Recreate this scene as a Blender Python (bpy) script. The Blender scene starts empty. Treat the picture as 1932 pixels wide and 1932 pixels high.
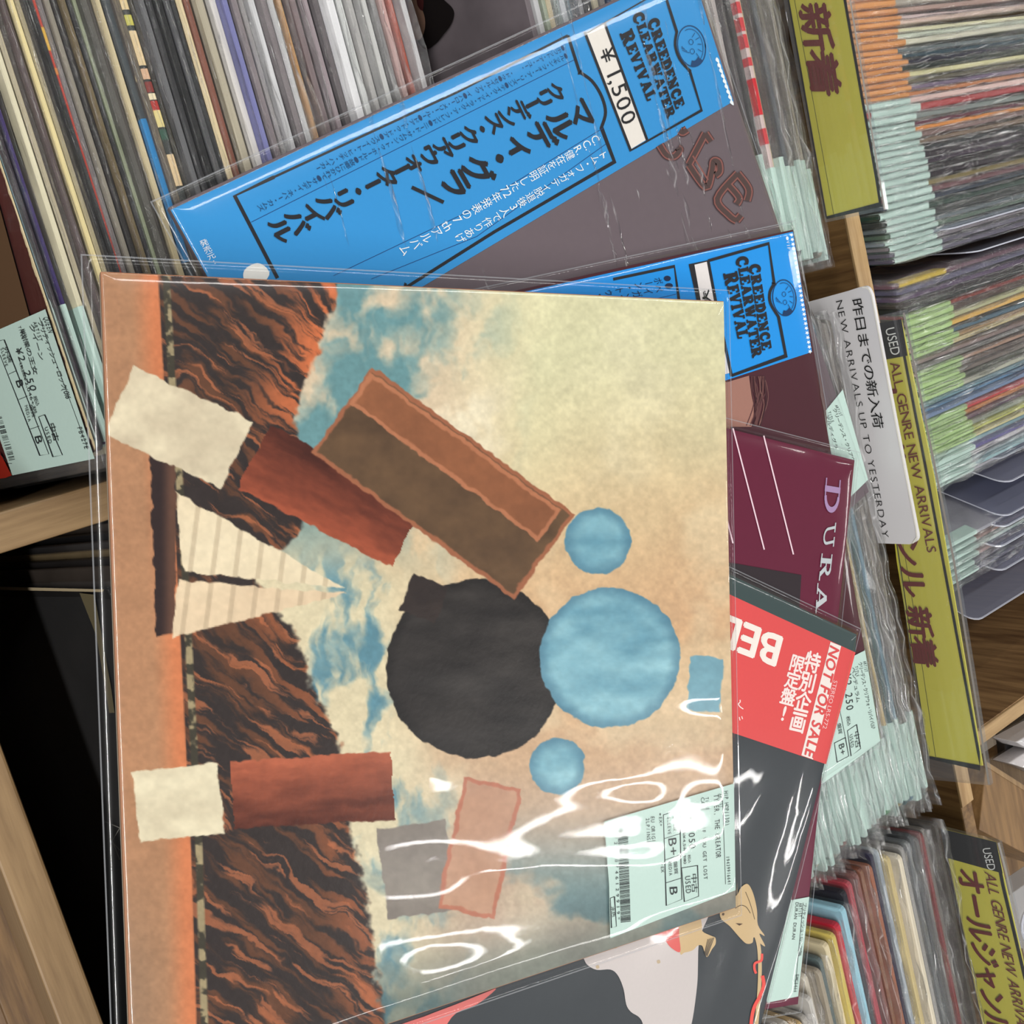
import bpy, bmesh, math, random
import numpy as np
from mathutils import Vector, Matrix
random.seed(7); rng = np.random.RandomState(7)
scene = bpy.context.scene
COL = scene.collection

# ------------------------------------------------------------------ camera, world, lights
RES = 1932.0; FPX = 2000.0; CAMH = 0.43
ax = np.array([3873-966., 11918-966., FPX]); ax /= np.linalg.norm(ax)      # world X seen by the lens
az = np.array([.547, .022, -.837]); az -= ax*(ax@az); az /= np.linalg.norm(az)
ay = np.cross(az, ax)
RC = np.array([ax, ay, az])                                                # lens -> world
CAM = np.array([0., 0., CAMH])
cam_d = bpy.data.cameras.new('camera'); cam = bpy.data.objects.new('camera', cam_d); COL.objects.link(cam)
cr, cu, cf = RC@np.array([1, 0, 0]), RC@np.array([0, -1, 0]), RC@np.array([0, 0, 1])
cam.matrix_world = Matrix(((cr[0], cu[0], -cf[0], 0), (cr[1], cu[1], -cf[1], 0), (cr[2], cu[2], -cf[2], CAMH), (0, 0, 0, 1)))
cam_d.sensor_width = 36; cam_d.sensor_fit = 'HORIZONTAL'; cam_d.lens = 36*FPX/RES; cam_d.clip_start = .01
scene.camera = cam

def S(c):                                                                   # sRGB 0-255 -> linear
    return tuple((v/255/12.92 if v/255 <= .04045 else ((v/255+.055)/1.055)**2.4) for v in c)

w = bpy.data.worlds.new('shop_light'); scene.world = w; w.use_nodes = True
w.node_tree.nodes['Background'].inputs[0].default_value = (.93, .96, 1, 1)
w.node_tree.nodes['Background'].inputs[1].default_value = .13
scene.view_settings.view_transform = 'Standard'; scene.view_settings.look = 'None'
scene.view_settings.exposure = -0.40; scene.view_settings.gamma = 1; scene.view_settings.use_curve_mapping = False
scene.cycles.transparent_max_bounces = 24
scene.cycles.max_bounces = 6

CEIL = 2.3
def tube(a, b, width=.035, power=6.0):
    a = Vector(a); b = Vector(b); L = (b-a).length
    l = bpy.data.lights.new('ceiling_and_fill_tube', 'AREA'); l.shape = 'RECTANGLE'; l.size = L; l.size_y = width; l.energy = power*L
    l.color = (1, .985, .95)
    o = bpy.data.objects.new('ceiling_and_fill_tube', l); COL.objects.link(o)
    x = (b-a).normalized(); z = Vector((0, 0, 1)); y = z.cross(x)
    o.matrix_world = Matrix(((x.x, y.x, z.x, (a.x+b.x)/2), (x.y, y.y, z.y, (a.y+b.y)/2), (x.z, y.z, z.z, CEIL), (0, 0, 0, 1)))
TUBES = [((1.42, .99), (1.72, 2.42), .035, 9), ((1.60, .95), (1.93, 2.50), .03, 8), ((-1.25, -.6), (-1.15, 3.6), .16, 14), ((-.8, -1.5), (3.2, -1.45), .20, 42),  # last tube here is added behind the camera to brighten the signs
         ((-3.0, -.5), (-2.9, 2.5), .2, 14), ((.1, 3.6), (.2, 6.6), .2, 14), ((3.3, -.6), (3.4, 3.6), .2, 16), ((1.7, 4.2), (1.8, 6.6), .2, 14), ((-2.0, -1.6), (-.9, -1.6), .2, 14)]  # more tubes added out of view for even fill
for a, b, wd_, pw_ in TUBES: tube((*a, CEIL), (*b, CEIL), wd_, pw_)

# ------------------------------------------------------------------ rays and planes
def ray(px, py):
    return RC@np.array([px-966., py-966., FPX])
class Plane:
    """a real plane in the shop; calling it turns a point measured in the photograph into the point on that plane"""
    def __init__(s, p, n): s.p = np.array(p, float); s.n = np.array(n, float)/np.linalg.norm(n)
    def __call__(s, px, py, lift=0.):
        d = ray(px, py); t = ((s.p+s.n*lift-CAM)@s.n)/(d@s.n); return CAM+d*t
def flat(z): return Plane((0, 0, z), (0, 0, 1))

# ------------------------------------------------------------------ materials
def newmat(name):
    m = bpy.data.materials.new(name); m.use_nodes = True; nt = m.node_tree; nt.nodes.clear()
    out = nt.nodes.new('ShaderNodeOutputMaterial'); return m, nt, out
def N(nt, kind, **kw):
    n = nt.nodes.new('ShaderNode'+kind)
    for k, v in kw.items(): setattr(n, k, v)
    return n
def paper(name, rgb, rough=.45, grain=.06, scale=900, bump=.05, coat=0.):
    m, nt, out = newmat(name); p = N(nt, 'BsdfPrincipled'); L = nt.links.new
    tc = N(nt, 'TexCoord'); no = N(nt, 'TexNoise'); no.inputs['Scale'].default_value = scale; no.inputs['Detail'].default_value = 3
    L(tc.outputs['Object'], no.inputs['Vector'])
    hs = N(nt, 'HueSaturation'); hs.inputs['Color'].default_value = (*S(rgb), 1)
    mr = N(nt, 'MapRange'); mr.inputs[3].default_value = 1-grain; mr.inputs[4].default_value = 1+grain
    L(no.outputs[0], mr.inputs[0]); L(mr.outputs[0], hs.inputs['Value']); L(hs.outputs[0], p.inputs['Base Color'])
    p.inputs['Roughness'].default_value = rough; p.inputs['Coat Weight'].default_value = coat; p.inputs['Specular IOR Level'].default_value = .14
    if bump:
        b = N(nt, 'Bump'); b.inputs['Strength'].default_value = bump; b.inputs['Distance'].default_value = .0003
        L(no.outputs[0], b.inputs['Height']); L(b.outputs[0], p.inputs['Normal'])
    L(p.outputs[0], out.inputs[0]); return m
_inks = {}
def ink(rgb):
    k = tuple(rgb)
    if k not in _inks: _inks[k] = paper('ink', rgb, .5, .03, 500, 0)
    return _inks[k]
def wood(name, axis, light=(188, 158, 116), dark=(146, 114, 76), stretch=14, scale=60, rough=.5):
    m, nt, out = newmat(name); p = N(nt, 'BsdfPrincipled'); L = nt.links.new
    tc = N(nt, 'TexCoord'); mp = N(nt, 'Mapping'); sc = [1, 1, 1]; sc[axis] = 1/stretch; mp.inputs['Scale'].default_value = sc
    L(tc.outputs['Object'], mp.inputs['Vector'])
    n1 = N(nt, 'TexNoise'); n1.inputs['Scale'].default_value = scale*4; n1.inputs['Detail'].default_value = 6; n1.inputs['Roughness'].default_value = .65
    n2 = N(nt, 'TexNoise'); n2.inputs['Scale'].default_value = scale; n2.inputs['Distortion'].default_value = 1.2
    L(mp.outputs[0], n1.inputs['Vector']); L(mp.outputs[0], n2.inputs['Vector'])
    mx = N(nt, 'Math', operation='MULTIPLY_ADD'); mx.inputs[1].default_value = .55
    m2 = N(nt, 'Math', operation='MULTIPLY'); m2.inputs[1].default_value = .45
    L(n2.outputs[0], m2.inputs[0]); L(n1.outputs[0], mx.inputs[0]); L(m2.outputs[0], mx.inputs[2])
    cr_ = N(nt, 'ValToRGB'); e = cr_.color_ramp.elements; e[0].position = .36; e[0].color = (*S(dark), 1); e[1].position = .62; e[1].color = (*S(light), 1)
    L(mx.outputs[0], cr_.inputs[0]); L(cr_.outputs[0], p.inputs['Base Color']); p.inputs['Roughness'].default_value = rough
    b = N(nt, 'Bump'); b.inputs['Strength'].default_value = .25; b.inputs['Distance'].default_value = .0006; L(mx.outputs[0], b.inputs['Height']); L(b.outputs[0], p.inputs['Normal'])
    L(p.outputs[0], out.inputs[0]); return m
def plastic(name, haze=.03, base=.045, rough=.04, tint=(1, 1, 1), crinkle=0., cscale=70, power=4.5, hazecol=(.8, .82, .86), gain=.85, halo=0.):
    m, nt, out = newmat(name); L = nt.links.new
    lw = N(nt, 'LayerWeight'); lw.inputs['Blend'].default_value = .5
    pw = N(nt, 'Math', operation='POWER'); pw.inputs[1].default_value = power; L(lw.outputs['Facing'], pw.inputs[0])
    ma = N(nt, 'Math', operation='MULTIPLY_ADD'); ma.inputs[1].default_value = gain; ma.inputs[2].default_value = base; L(pw.outputs[0], ma.inputs[0])
    tr = N(nt, 'BsdfTransparent'); tr.inputs[0].default_value = (*tint, 1)
    gl = N(nt, 'BsdfGlossy'); gl.inputs['Roughness'].default_value = rough
    if halo:
        g2 = N(nt, 'BsdfGlossy'); g2.inputs['Roughness'].default_value = .24; mh = N(nt, 'MixShader'); mh.inputs[0].default_value = halo; L(gl.outputs[0], mh.inputs[1]); L(g2.outputs[0], mh.inputs[2])
    df = N(nt, 'BsdfDiffuse'); df.inputs[0].default_value = (*hazecol, 1)
    m1 = N(nt, 'MixShader'); m1.inputs[0].default_value = haze; L(tr.outputs[0], m1.inputs[1]); L(df.outputs[0], m1.inputs[2])
    m2 = N(nt, 'MixShader'); L(ma.outputs[0], m2.inputs[0]); L(m1.outputs[0], m2.inputs[1]); L((mh if halo else gl).outputs[0], m2.inputs[2])
    if crinkle:
        tc = N(nt, 'TexCoord'); no = N(nt, 'TexNoise'); no.inputs['Scale'].default_value = cscale; no.inputs['Detail'].default_value = 3; no.inputs['Distortion'].default_value = .8
        L(tc.outputs['Object'], no.inputs['Vector'])
        b = N(nt, 'Bump'); b.inputs['Strength'].default_value = 1; b.inputs['Distance'].default_value = crinkle
        L(no.outputs[0], b.inputs['Height']); L(b.outputs[0], gl.inputs['Normal'])
    L(m2.outputs[0], out.inputs[0]); return m
def edge_mat():
    """printed card edge: colour and wear come from each record"""
    m, nt, out = newmat('record_card'); L = nt.links.new; p = N(nt, 'BsdfPrincipled')
    oi = N(nt, 'ObjectInfo'); tc = N(nt, 'TexCoord')
    mp = N(nt, 'Mapping'); mp.inputs['Scale'].default_value = (1, 3, 1); L(tc.outputs['Object'], mp.inputs['Vector'])
    ad = N(nt, 'VectorMath', operation='ADD'); L(mp.outputs[0], ad.inputs[0])
    cmb = N(nt, 'CombineXYZ'); ml = N(nt, 'Math', operation='MULTIPLY'); ml.inputs[1].default_value = 37; L(oi.outputs['Random'], ml.inputs[0]); L(ml.outputs[0], cmb.inputs[0]); L(ml.outputs[0], cmb.inputs[2]); L(cmb.outputs[0], ad.inputs[1])
    no = N(nt, 'TexNoise'); no.inputs['Scale'].default_value = 95; no.inputs['Detail'].default_value = 5; no.inputs['Roughness'].default_value = .7; L(ad.outputs[0], no.inputs['Vector'])
    sx = N(nt, 'SeparateXYZ'); L(tc.outputs['Object'], sx.inputs[0])
    # wear sits on the top edge and the two upper corners only
    mr = N(nt, 'MapRange'); mr.inputs[1].default_value = .3105; mr.inputs[2].default_value = .3145; L(sx.outputs[2], mr.inputs[0])
    wr = N(nt, 'Math', operation='MULTIPLY'); L(mr.outputs[0], wr.inputs[0]); L(oi.outputs['Alpha'], wr.inputs[1])
    su = N(nt, 'Math', operation='ADD'); L(wr.outputs[0], su.inputs[0]); L(no.outputs[0], su.inputs[1])
    gt = N(nt, 'MapRange'); gt.inputs[1].default_value = 1.0; gt.inputs[2].default_value = 1.06; L(su.outputs[0], gt.inputs[0])
    n2 = N(nt, 'TexNoise'); n2.inputs['Scale'].default_value = 30; n2.inputs['Detail'].default_value = 4; L(ad.outputs[0], n2.inputs['Vector'])
    hv = N(nt, 'HueSaturation'); L(oi.outputs['Color'], hv.inputs['Color'])
    vr = N(nt, 'MapRange'); vr.inputs[1].default_value = .3; vr.inputs[2].default_value = .7; vr.inputs[3].default_value = .72; vr.inputs[4].default_value = 1.2; L(n2.outputs[0], vr.inputs[0]); L(vr.outputs[0], hv.inputs['Value'])
    mx = N(nt, 'Mix', data_type='RGBA'); L(gt.outputs[0], mx.inputs[0]); L(hv.outputs[0], mx.inputs[6]); mx.inputs[7].default_value = (*S((205, 188, 150)), 1)
    L(mx.outputs[2], p.inputs['Base Color']); p.inputs['Roughness'].default_value = .42; p.inputs['Specular IOR Level'].default_value = .2
    L(p.outputs[0], out.inputs[0]); return m
M_EDGE = edge_mat()
M_SLEEVE = plastic('clear_sleeve', .010, .03, .05, crinkle=.0009, cscale=90, gain=.4)
M_SLEEVE2 = plastic('crisp_sleeve', .012, .12, .045, crinkle=.0042, cscale=130, gain=.5, halo=.25)
M_TOP = plastic('outer_sleeve', .002, .036, .045, crinkle=0.00005, cscale=40, power=5, halo=.35)
M_SEAM = plastic('sleeve_seam', .22, .25, .08)
M_ACRYL = plastic('clear_holder', .05, .06, .05, tint=(.93, .94, .95))
M_LILAC = plastic('lilac_divider', .30, .08, .12, tint=(.80, .82, .92), hazecol=(.36, .37, .45))
M_LILACEDGE = plastic('lilac_divider_edge', .75, .2, .1, hazecol=(.72, .74, .85))
M_MINT = paper('mint_sticker', (180, 203, 195), .5, .02, 300, 0)
M_ORANGE = paper('orange_sticker', (210, 148, 92), .5, .02, 300, 0)
M_GREEN = paper('green_sticker', (166, 194, 134), .5, .02, 300, 0)
M_YELL = paper('yellow_sticker', (196, 172, 78), .5, .02, 300, 0)
M_CAP = wood('oak_cap', 0, (190, 160, 116), (150, 118, 78)); M_WOODX = wood('shaded_oak_along_x', 0, (150, 122, 86), (114, 88, 58)); M_WOODY = wood('shaded_oak_along_y', 1, (150, 122, 86), (114, 88, 58)); M_LIP = wood('oak_lip', 1, (178, 148, 106), (140, 110, 72))  # along-x and along-y oak darkened to carry the shade on the near bin
M_WOODZ = wood('oak_along_z', 2, (140, 108, 68), (88, 62, 36))
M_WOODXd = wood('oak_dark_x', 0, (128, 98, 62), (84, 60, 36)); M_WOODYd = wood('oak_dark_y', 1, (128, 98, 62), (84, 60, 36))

# ------------------------------------------------------------------ object helpers
def link(name, me, mat=None, parent=None):
    o = bpy.data.objects.new(name, me); COL.objects.link(o)
    if mat is not None and me is not None and not me.materials: me.materials.append(mat)
    if parent is not None: o.parent = parent
    return o
def tag(o, label=None, cat=None, group=None, kind=None):
    if label: o['label'] = label
    if cat: o['category'] = cat
    if group: o['group'] = group
    if kind: o['kind'] = kind
    return o
def empty(name, loc, label, cat, group=None):
    o = bpy.data.objects.new(name, None); COL.objects.link(o); o.location = loc; o.empty_display_size = .02
    return tag(o, label, cat, group)
def mesh(vs, fs, smooth=False):
    me = bpy.data.meshes.new('m'); me.from_pydata([tuple(map(float, v)) for v in vs], [], fs); me.update()
    if smooth:
        for p in me.polygons: p.use_smooth = True
    return me
class MB:
    def __init__(s): s.v = []; s.f = []
    def add(s, vs, fs):
        b = len(s.v); s.v += [tuple(v) for v in vs]; s.f += [tuple(i+b for i in f) for f in fs]
    def box(s, a, b):
        x0, y0, z0 = a; x1, y1, z1 = b
        s.add([(x0, y0, z0), (x1, y0, z0), (x1, y1, z0), (x0, y1, z0), (x0, y0, z1), (x1, y0, z1), (x1, y1, z1), (x0, y1, z1)],
              [(0, 3, 2, 1), (4, 5, 6, 7), (0, 1, 5, 4), (1, 2, 6, 5), (2, 3, 7, 6), (3, 0, 4, 7)])
    def slab(s, quad, z0, z1):
        n = len(quad); s.add([(*q[:2], z0) for q in quad]+[(*q[:2], z1) for q in quad],
              [tuple(range(n-1, -1, -1)), tuple(range(n, 2*n))]+[(i, (i+1) % n, (i+1) % n+n, i+n) for i in range(n)])
    def poly(s, pts): s.add(pts, [tuple(range(len(pts)))])
    def obj(s, name, mat, parent=None, smooth=False):
        if parent is not None:
            pl = parent_world(parent); vs = [np.array(v)-pl for v in s.v]
        else: vs = s.v
        return link(name, mesh(vs, s.f, smooth), mat, parent)
def parent_world(p):
    l = np.array(p.location); q = p.parent
    while q: l = l+np.array(q.location); q = q.parent
    return l
def bevelled(o, wdt=.0006, seg=2):
    b = o.modifiers.new('soft_edge', 'BEVEL'); b.width = wdt; b.segments = seg; b.limit_method = 'ANGLE'; return o

# ------------------------------------------------------------------ letters
def glyph_cache(chars, offset):
    out = {}; objs = []
    for ch in chars:
        cu = bpy.data.curves.new('g', 'FONT'); cu.body = ch; cu.size = 1; cu.offset = offset; cu.resolution_u = 3
        o = bpy.data.objects.new('g', cu); COL.objects.link(o); objs.append((ch, o))
    bpy.context.view_layer.update(); dg = bpy.context.evaluated_depsgraph_get()
    for ch, o in objs:
        me = o.evaluated_get(dg).to_mesh()
        v = np.array([x.co[:2] for x in me.vertices]) if len(me.vertices) else np.zeros((0, 2))
        out[ch] = (v, [tuple(p.vertices) for p in me.polygons]); o.evaluated_get(dg).to_mesh_clear()
    for ch, o in objs:
        c = o.data; bpy.data.objects.remove(o); bpy.data.curves.remove(c)
    return out
LAT = ''.join(chr(c) for c in range(33, 127))+'¥'
JP = ('マルディ・グラクリーデンスアウォタバイボホワトユコゥセエハロメドヒッチキモフズテレサムワネカペガ'
      '発売元脱退後人で作りあげ健在を証明した年表の故郷にひかれて昨日までの新入荷着オジャ特別企画限定盤中古外装質税抜込込水色'
      'ヤブシュ戦慄王女ぺュニ●※バウゼッケベ')
JP = ''.join(sorted(set(JP)))
G_REG = glyph_cache(LAT+JP, 0.0)
def embolden(G, o):
    out = {}
    for ch, (v, f) in G.items():
        if len(v) == 0: out[ch] = (v, f); continue
        vs = []; fs = []
        for dx, dy in ((o, 0), (-o, 0), (0, o), (0, -o), (0, 0)):
            b = len(vs); vs += [(p[0]+dx, p[1]+dy, b*1.0) for p in v]; fs += [tuple(i+b for i in q) for q in f]
        va = np.array(vs); va[:, 2] = va[:, 2]/max(len(v), 1)*2.2e-5; out[ch] = (va, fs)
    return out
G_BOLD = embolden(G_REG, .026); G_HEAVY = embolden(G_REG, .042); G_THIN = glyph_cache(LAT+'昨日までの新入荷', -.012)
_h = G_REG['H'][0]; CAP = _h[:, 1].max()
_k = G_REG['国'][0] if '国' in G_REG else G_REG['画'][0]
KW = (_k[:, 0].max()-_k[:, 0].min())*1.08; KB = _k[:, 1].min(); KH = (_k[:, 1].max()-KB)*1.04
def layout(text, G, track=.09, mono=None):
    x = 0; vs = []; fs = []
    for ch in text:
        if ch == ' ': x += (mono or .3); continue
        g, f = G.get(ch, (np.zeros((0, 2)), []))
        if len(g) == 0: x += .3; continue
        jp = ord(ch) > 0x2000
        b = len(vs)
        if jp:
            off = x+KW*.04; vs += [(p[0]+off, (p[1]-KB)*CAP/KH, *p[2:]) for p in g]; adv = KW*1.04
        elif mono:
            wd = g[:, 0].max()-g[:, 0].min(); k = min(1, mono*.86/wd); c = (g[:, 0].max()+g[:, 0].min())/2
            vs += [((p[0]-c)*k+x+mono/2, p[1], *p[2:]) for p in g]; adv = mono
        else:
            m0 = g[:, 0].min(); vs += [(p[0]-m0+x, *p[1:]) for p in g]; adv = g[:, 0].max()-m0+track
        fs += [tuple(i+b for i in q) for q in f]; x += adv
    return vs, fs, max(x-(0 if mono else track), .01)
class Prints:
    """collects flat print per ink colour on one plane, then links one mesh per colour"""
    def __init__(s, plane, parent, base=.0002): s.pl = plane; s.par = parent; s.lay = {}; s.base = base; s.name = {}
    def mb(s, rgb, level, name='lettering'):
        k = (tuple(rgb), level, name); s.lay.setdefault(k, MB()); return s.lay[k]
    def z(s, level): s.n = getattr(s, 'n', 0)+1; return s.base+level*.00012+(s.n % 24)*4e-6
    def text(s, t, p0, p1, p2, rgb=(30, 30, 32), level=2, G=None, mono=None, name='lettering', shear=0., track=.09):
        vs, fs, wd = layout(t, G or G_REG, mono=mono, track=track); lf = s.z(level)
        A = s.pl(*p0, lf); B = s.pl(*p1, lf)-A; C = s.pl(*p2, lf)-A
        s.mb(rgb, level, name).add([A+B*((v_[0]+shear*v_[1])/wd)+C*(v_[1]/CAP)+s.pl.n*(v_[2] if len(v_) > 2 else 0) for v_ in vs], fs)
    def column(s, t, c0, c1, right, rgb, level=2, G=None, fill=.9, name='lettering', grow=1.):
        """vertical writing; c0, c1 = centres of the first and last sign, right = photo offset from a centre to the sign's right side"""
        G = G or G_REG; lf = s.z(level); n = max(len(t)-1, 1)
        A = s.pl(*c0, lf); Bv = s.pl(*c1, lf); up = (A-Bv)/n*.5*fill*grow; rt = s.pl(c0[0]+right[0], c0[1]+right[1], lf)-A
        for i, ch in enumerate(t):
            if len(ch) > 1:                                           # a few signs set side by side in one square
                tv, f, tw = layout(ch, G); k_ = min(1., 1.35*CAP/tw*1.2); g = np.array([((p[0]-tw/2)*k_, p[1]-CAP/2) for p in tv])/(CAP*.62); c_ = A+(Bv-A)*i/n
                s.mb(rgb, level, name).add([c_+rt*p[0]+up*p[1] for p in g], f); continue
            if ch == ' ' or ch not in G: continue
            g, f = G[ch]; c = A+(Bv-A)*i/n; vs = []
            for p in g:
                if ord(ch) > 0x2000: x = (p[0]-.5)/.47; y = (p[1]-.385)/.47
                else:
                    cx = (g[:, 0].max()+g[:, 0].min())/2; cy = (g[:, 1].max()+g[:, 1].min())/2; x = (p[0]-cx)/(CAP*.62); y = (p[1]-cy)/(CAP*.62)
                if ch == 'ー': x, y = y, -x
                vs.append(c+rt*x+up*y+s.pl.n*(p[2] if len(p) > 2 else 0))
            s.mb(rgb, level, name).add(vs, f)
    def poly(s, pts, rgb, level=1, name='printed_panel'):
        lf = s.z(level); s.mb(rgb, level, name).poly([s.pl(*p, lf) for p in pts])
    def line(s, pts, wpx, rgb, level=1, name='printed_line', closed=False):
        pts = [np.array(p, float) for p in pts]
        if closed: pts = pts+[pts[0], pts[1]]
        L = []; R = []
        for i, p in enumerate(pts):
            d = (pts[min(i+1, len(pts)-1)]-pts[max(i-1, 0)]); n = np.array([-d[1], d[0]])/(np.linalg.norm(d)+1e-9)
            k = 1.
            if 0 < i < len(pts)-1:
                d1 = pts[i]-pts[i-1]; d1 = d1/(np.linalg.norm(d1)+1e-9); k = 1/max(.5, abs(n@np.array([-d1[1], d1[0]])))
            L.append(p+n*wpx/2*k); R.append(p-n*wpx/2*k)
        lf = s.z(level); b = s.mb(rgb, level, 'printed_lines' if name == 'printed_line' else name); n = len(pts)
        vs = [s.pl(*p, lf) for p in L]+[s.pl(*p, lf) for p in R]
        b.add(vs, [(i, i+1, n+i+1, n+i) for i in range(n-1)])
    def done(s, mats=None):
        for (rgb, lv, name), b in s.lay.items():
            if b.v: b.obj(name, (mats or {}).get(rgb) or ink(rgb), s.par)
def crop(ox, oy, k): return lambda x, y: (ox+x/k, oy+y/k)
def smooth_line(pts, n=6, closed=False):
    P_ = [np.array(p, float) for p in pts]; out = []; m = len(P_)
    rngi = range(m if closed else m-1)
    for i in rngi:
        p0 = P_[(i-1) % m] if closed or i > 0 else P_[0]; p1 = P_[i]; p2 = P_[(i+1) % m]; p3 = P_[(i+2) % m] if closed or i+2 < m else P_[-1]
        for t in np.linspace(0, 1, n, endpoint=False):
            out.append(.5*((2*p1)+(-p0+p2)*t+(2*p0-5*p1+4*p2-p3)*t*t+(-p0+3*p1-3*p2+p3)*t**3))
    if not closed: out.append(P_[-1])
    return [tuple(q) for q in out]

# slab-serif capitals for the printed logo: strokes (points, thickness) in a unit cell
def arcpts(cx, cy, rx, ry, a0, a1, n=12): return [(cx+rx*math.cos(math.radians(a0+(a1-a0)*i/n)), cy+ry*math.sin(math.radians(a0+(a1-a0)*i/n))) for i in range(n+1)]
SL = {
 'C': (.86, [(arcpts(.45, .5, .30, .41, 62, 298, 16), .24), ([(.66, .98), (.66, .62)], .13), ([(.60, .10), (.82, .34)], .13)]),
 'R': (1.0, [([(.26, 0), (.26, 1)], .27), ([(0, .06), (.5, .06)], .13), ([(0, .94), (.55, .94)], .13), (arcpts(.52, .72, .20, .215, 90, -90, 10), .2), ([(.3, .52), (.5, .52)], .12), ([(.52, .5), (.76, .07)], .26), ([(.66, .06), (1., .06)], .13)]),
 'E': (.84, [([(.26, 0), (.26, 1)], .27), ([(0, .06), (.76, .06)], .13), ([(0, .94), (.74, .94)], .13), ([(.2, .5), (.54, .5)], .14), ([(.72, 0), (.78, .34)], .13), ([(.70, 1), (.75, .68)], .13), ([(.54, .36), (.54, .64)], .1)]),
 'D': (.92, [([(.26, 0), (.26, 1)], .27), ([(0, .06), (.5, .06)], .13), ([(0, .94), (.5, .94)], .13), (arcpts(.42, .5, .34, .42, 88, -88, 14), .26)]),
 'N': (1.0, [([(.22, 0), (.22, 1)], .14), ([(.12, .96), (.76, .04)], .28), ([(.76, 0), (.76, 1)], .14), ([(0, .06), (.44, .06)], .13), ([(0, .94), (.34, .94)], .13), ([(.58, .94), (.98, .94)], .13)]),
 'L': (.80, [([(.26, 0), (.26, 1)], .27), ([(0, .06), (.72, .06)], .13), ([(0, .94), (.52, .94)], .13), ([(.68, 0), (.74, .40)], .13)]),
 'A': (1.0, [([(.18, .03), (.46, .97)], .14), ([(.46, .97), (.76, .03)], .28), ([(.24, .3), (.64, .3)], .12), ([(0, .06), (.36, .06)], .13), ([(.56, .06), (1., .06)], .13)]),
 'W': (1.25, [([(.18, .97), (.42, .03)], .26), ([(.42, .03), (.62, .9)], .12), ([(.58, .97), (.84, .03)], .26), ([(.84, .03), (1.08, .97)], .12), ([(0, .94), (.38, .94)], .13), ([(.46, .94), (.76, .94)], .13), ([(.92, .94), (1.24, .94)], .13)]),
 'T': (.90, [([(.45, 0), (.45, 1)], .27), ([(.03, .94), (.87, .94)], .13), ([(.07, 1), (.02, .64)], .13), ([(.83, 1), (.88, .64)], .13), ([(.2, .06), (.7, .06)], .13)]),
 'V': (1.0, [([(.2, .97), (.5, .03)], .28), ([(.5, .03), (.8, .97)], .13), ([(0, .94), (.42, .94)], .13), ([(.62, .94), (1., .94)], .13)]),
 'I': (.56, [([(.28, 0), (.28, 1)], .27), ([(.02, .06), (.54, .06)], .13), ([(.02, .94), (.54, .94)], .13)]),
 'U': (1.0, [([(.22, 1), (.22, .35)]+arcpts(.5, .34, .28, .28, 180, 360, 10)+[(.78, .35), (.78, 1)], .15), ([(.04, .95), (.42, .95)], .12), ([(.6, .95), (.98, .95)], .12)]),
}
def slab_text(pr, t, p0, p1, p2, rgb, level=2, first=1.0, thin=1., name='lettering'):
    lf = pr.z(level); adv = []; x = 0
    for i, ch in enumerate(t): adv.append(x); x += SL[ch][0]*(first if i == 0 else 1)+.05
    A = pr.pl(*p0, lf); B = (pr.pl(*p1, lf)-A)/x; C = pr.pl(*p2, lf)-A; mb = pr.mb(rgb, level, name)
    for i, ch in enumerate(t):
        k = first if i == 0 else 1
        for si_, (pts, wd) in enumerate(SL[ch][1]):
            sk_ = si_*1.2e-5
            wd = wd*thin; P_ = [np.array(q, float) for q in pts]; Lf = []; Rt = []
            for j, q in enumerate(P_):
                d = P_[min(j+1, len(P_)-1)]-P_[max(j-1, 0)]; n = np.array([-d[1], d[0]])/np.linalg.norm(d); Lf.append(q+n*wd/2); Rt.append(q-n*wd/2)
            y0 = (1-k) if k > 1 else 0
            f = lambda q: A+B*(adv[i]+q[0]*k)+C*(q[1]*k+y0*.45)+pr.pl.n*sk_
            m = len(P_); mb.add([f(q) for q in Lf]+[f(q) for q in Rt], [(j, j+1, m+j+1, m+j) for j in range(m-1)])
# ------------------------------------------------------------------ noise
def vnoise(x, y, seed=0):
    x = np.asarray(x, float); y = np.asarray(y, float); r = np.random.RandomState(seed).rand(64, 64)
    xi = np.floor(x).astype(int); yi = np.floor(y).astype(int); fx = x-xi; fy = y-yi; fx = fx*fx*(3-2*fx); fy = fy*fy*(3-2*fy)
    a = r[xi % 64, yi % 64]; b = r[(xi+1) % 64, yi % 64]; c = r[xi % 64, (yi+1) % 64]; d = r[(xi+1) % 64, (yi+1) % 64]
    return a+(b-a)*fx+(c-a)*fy+(a-b-c+d)*fx*fy
def fbm(x, y, o=4, seed=0):
    s = 0; a = .5; k = 1
    for i in range(o): s = s+a*vnoise(x*k, y*k, seed+i); a *= .5; k *= 2.03
    return s/(1-.5**o)
def sstep(a, b, x): t = np.clip((x-a)/(b-a), 0, 1); return t*t*(3-2*t)

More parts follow.
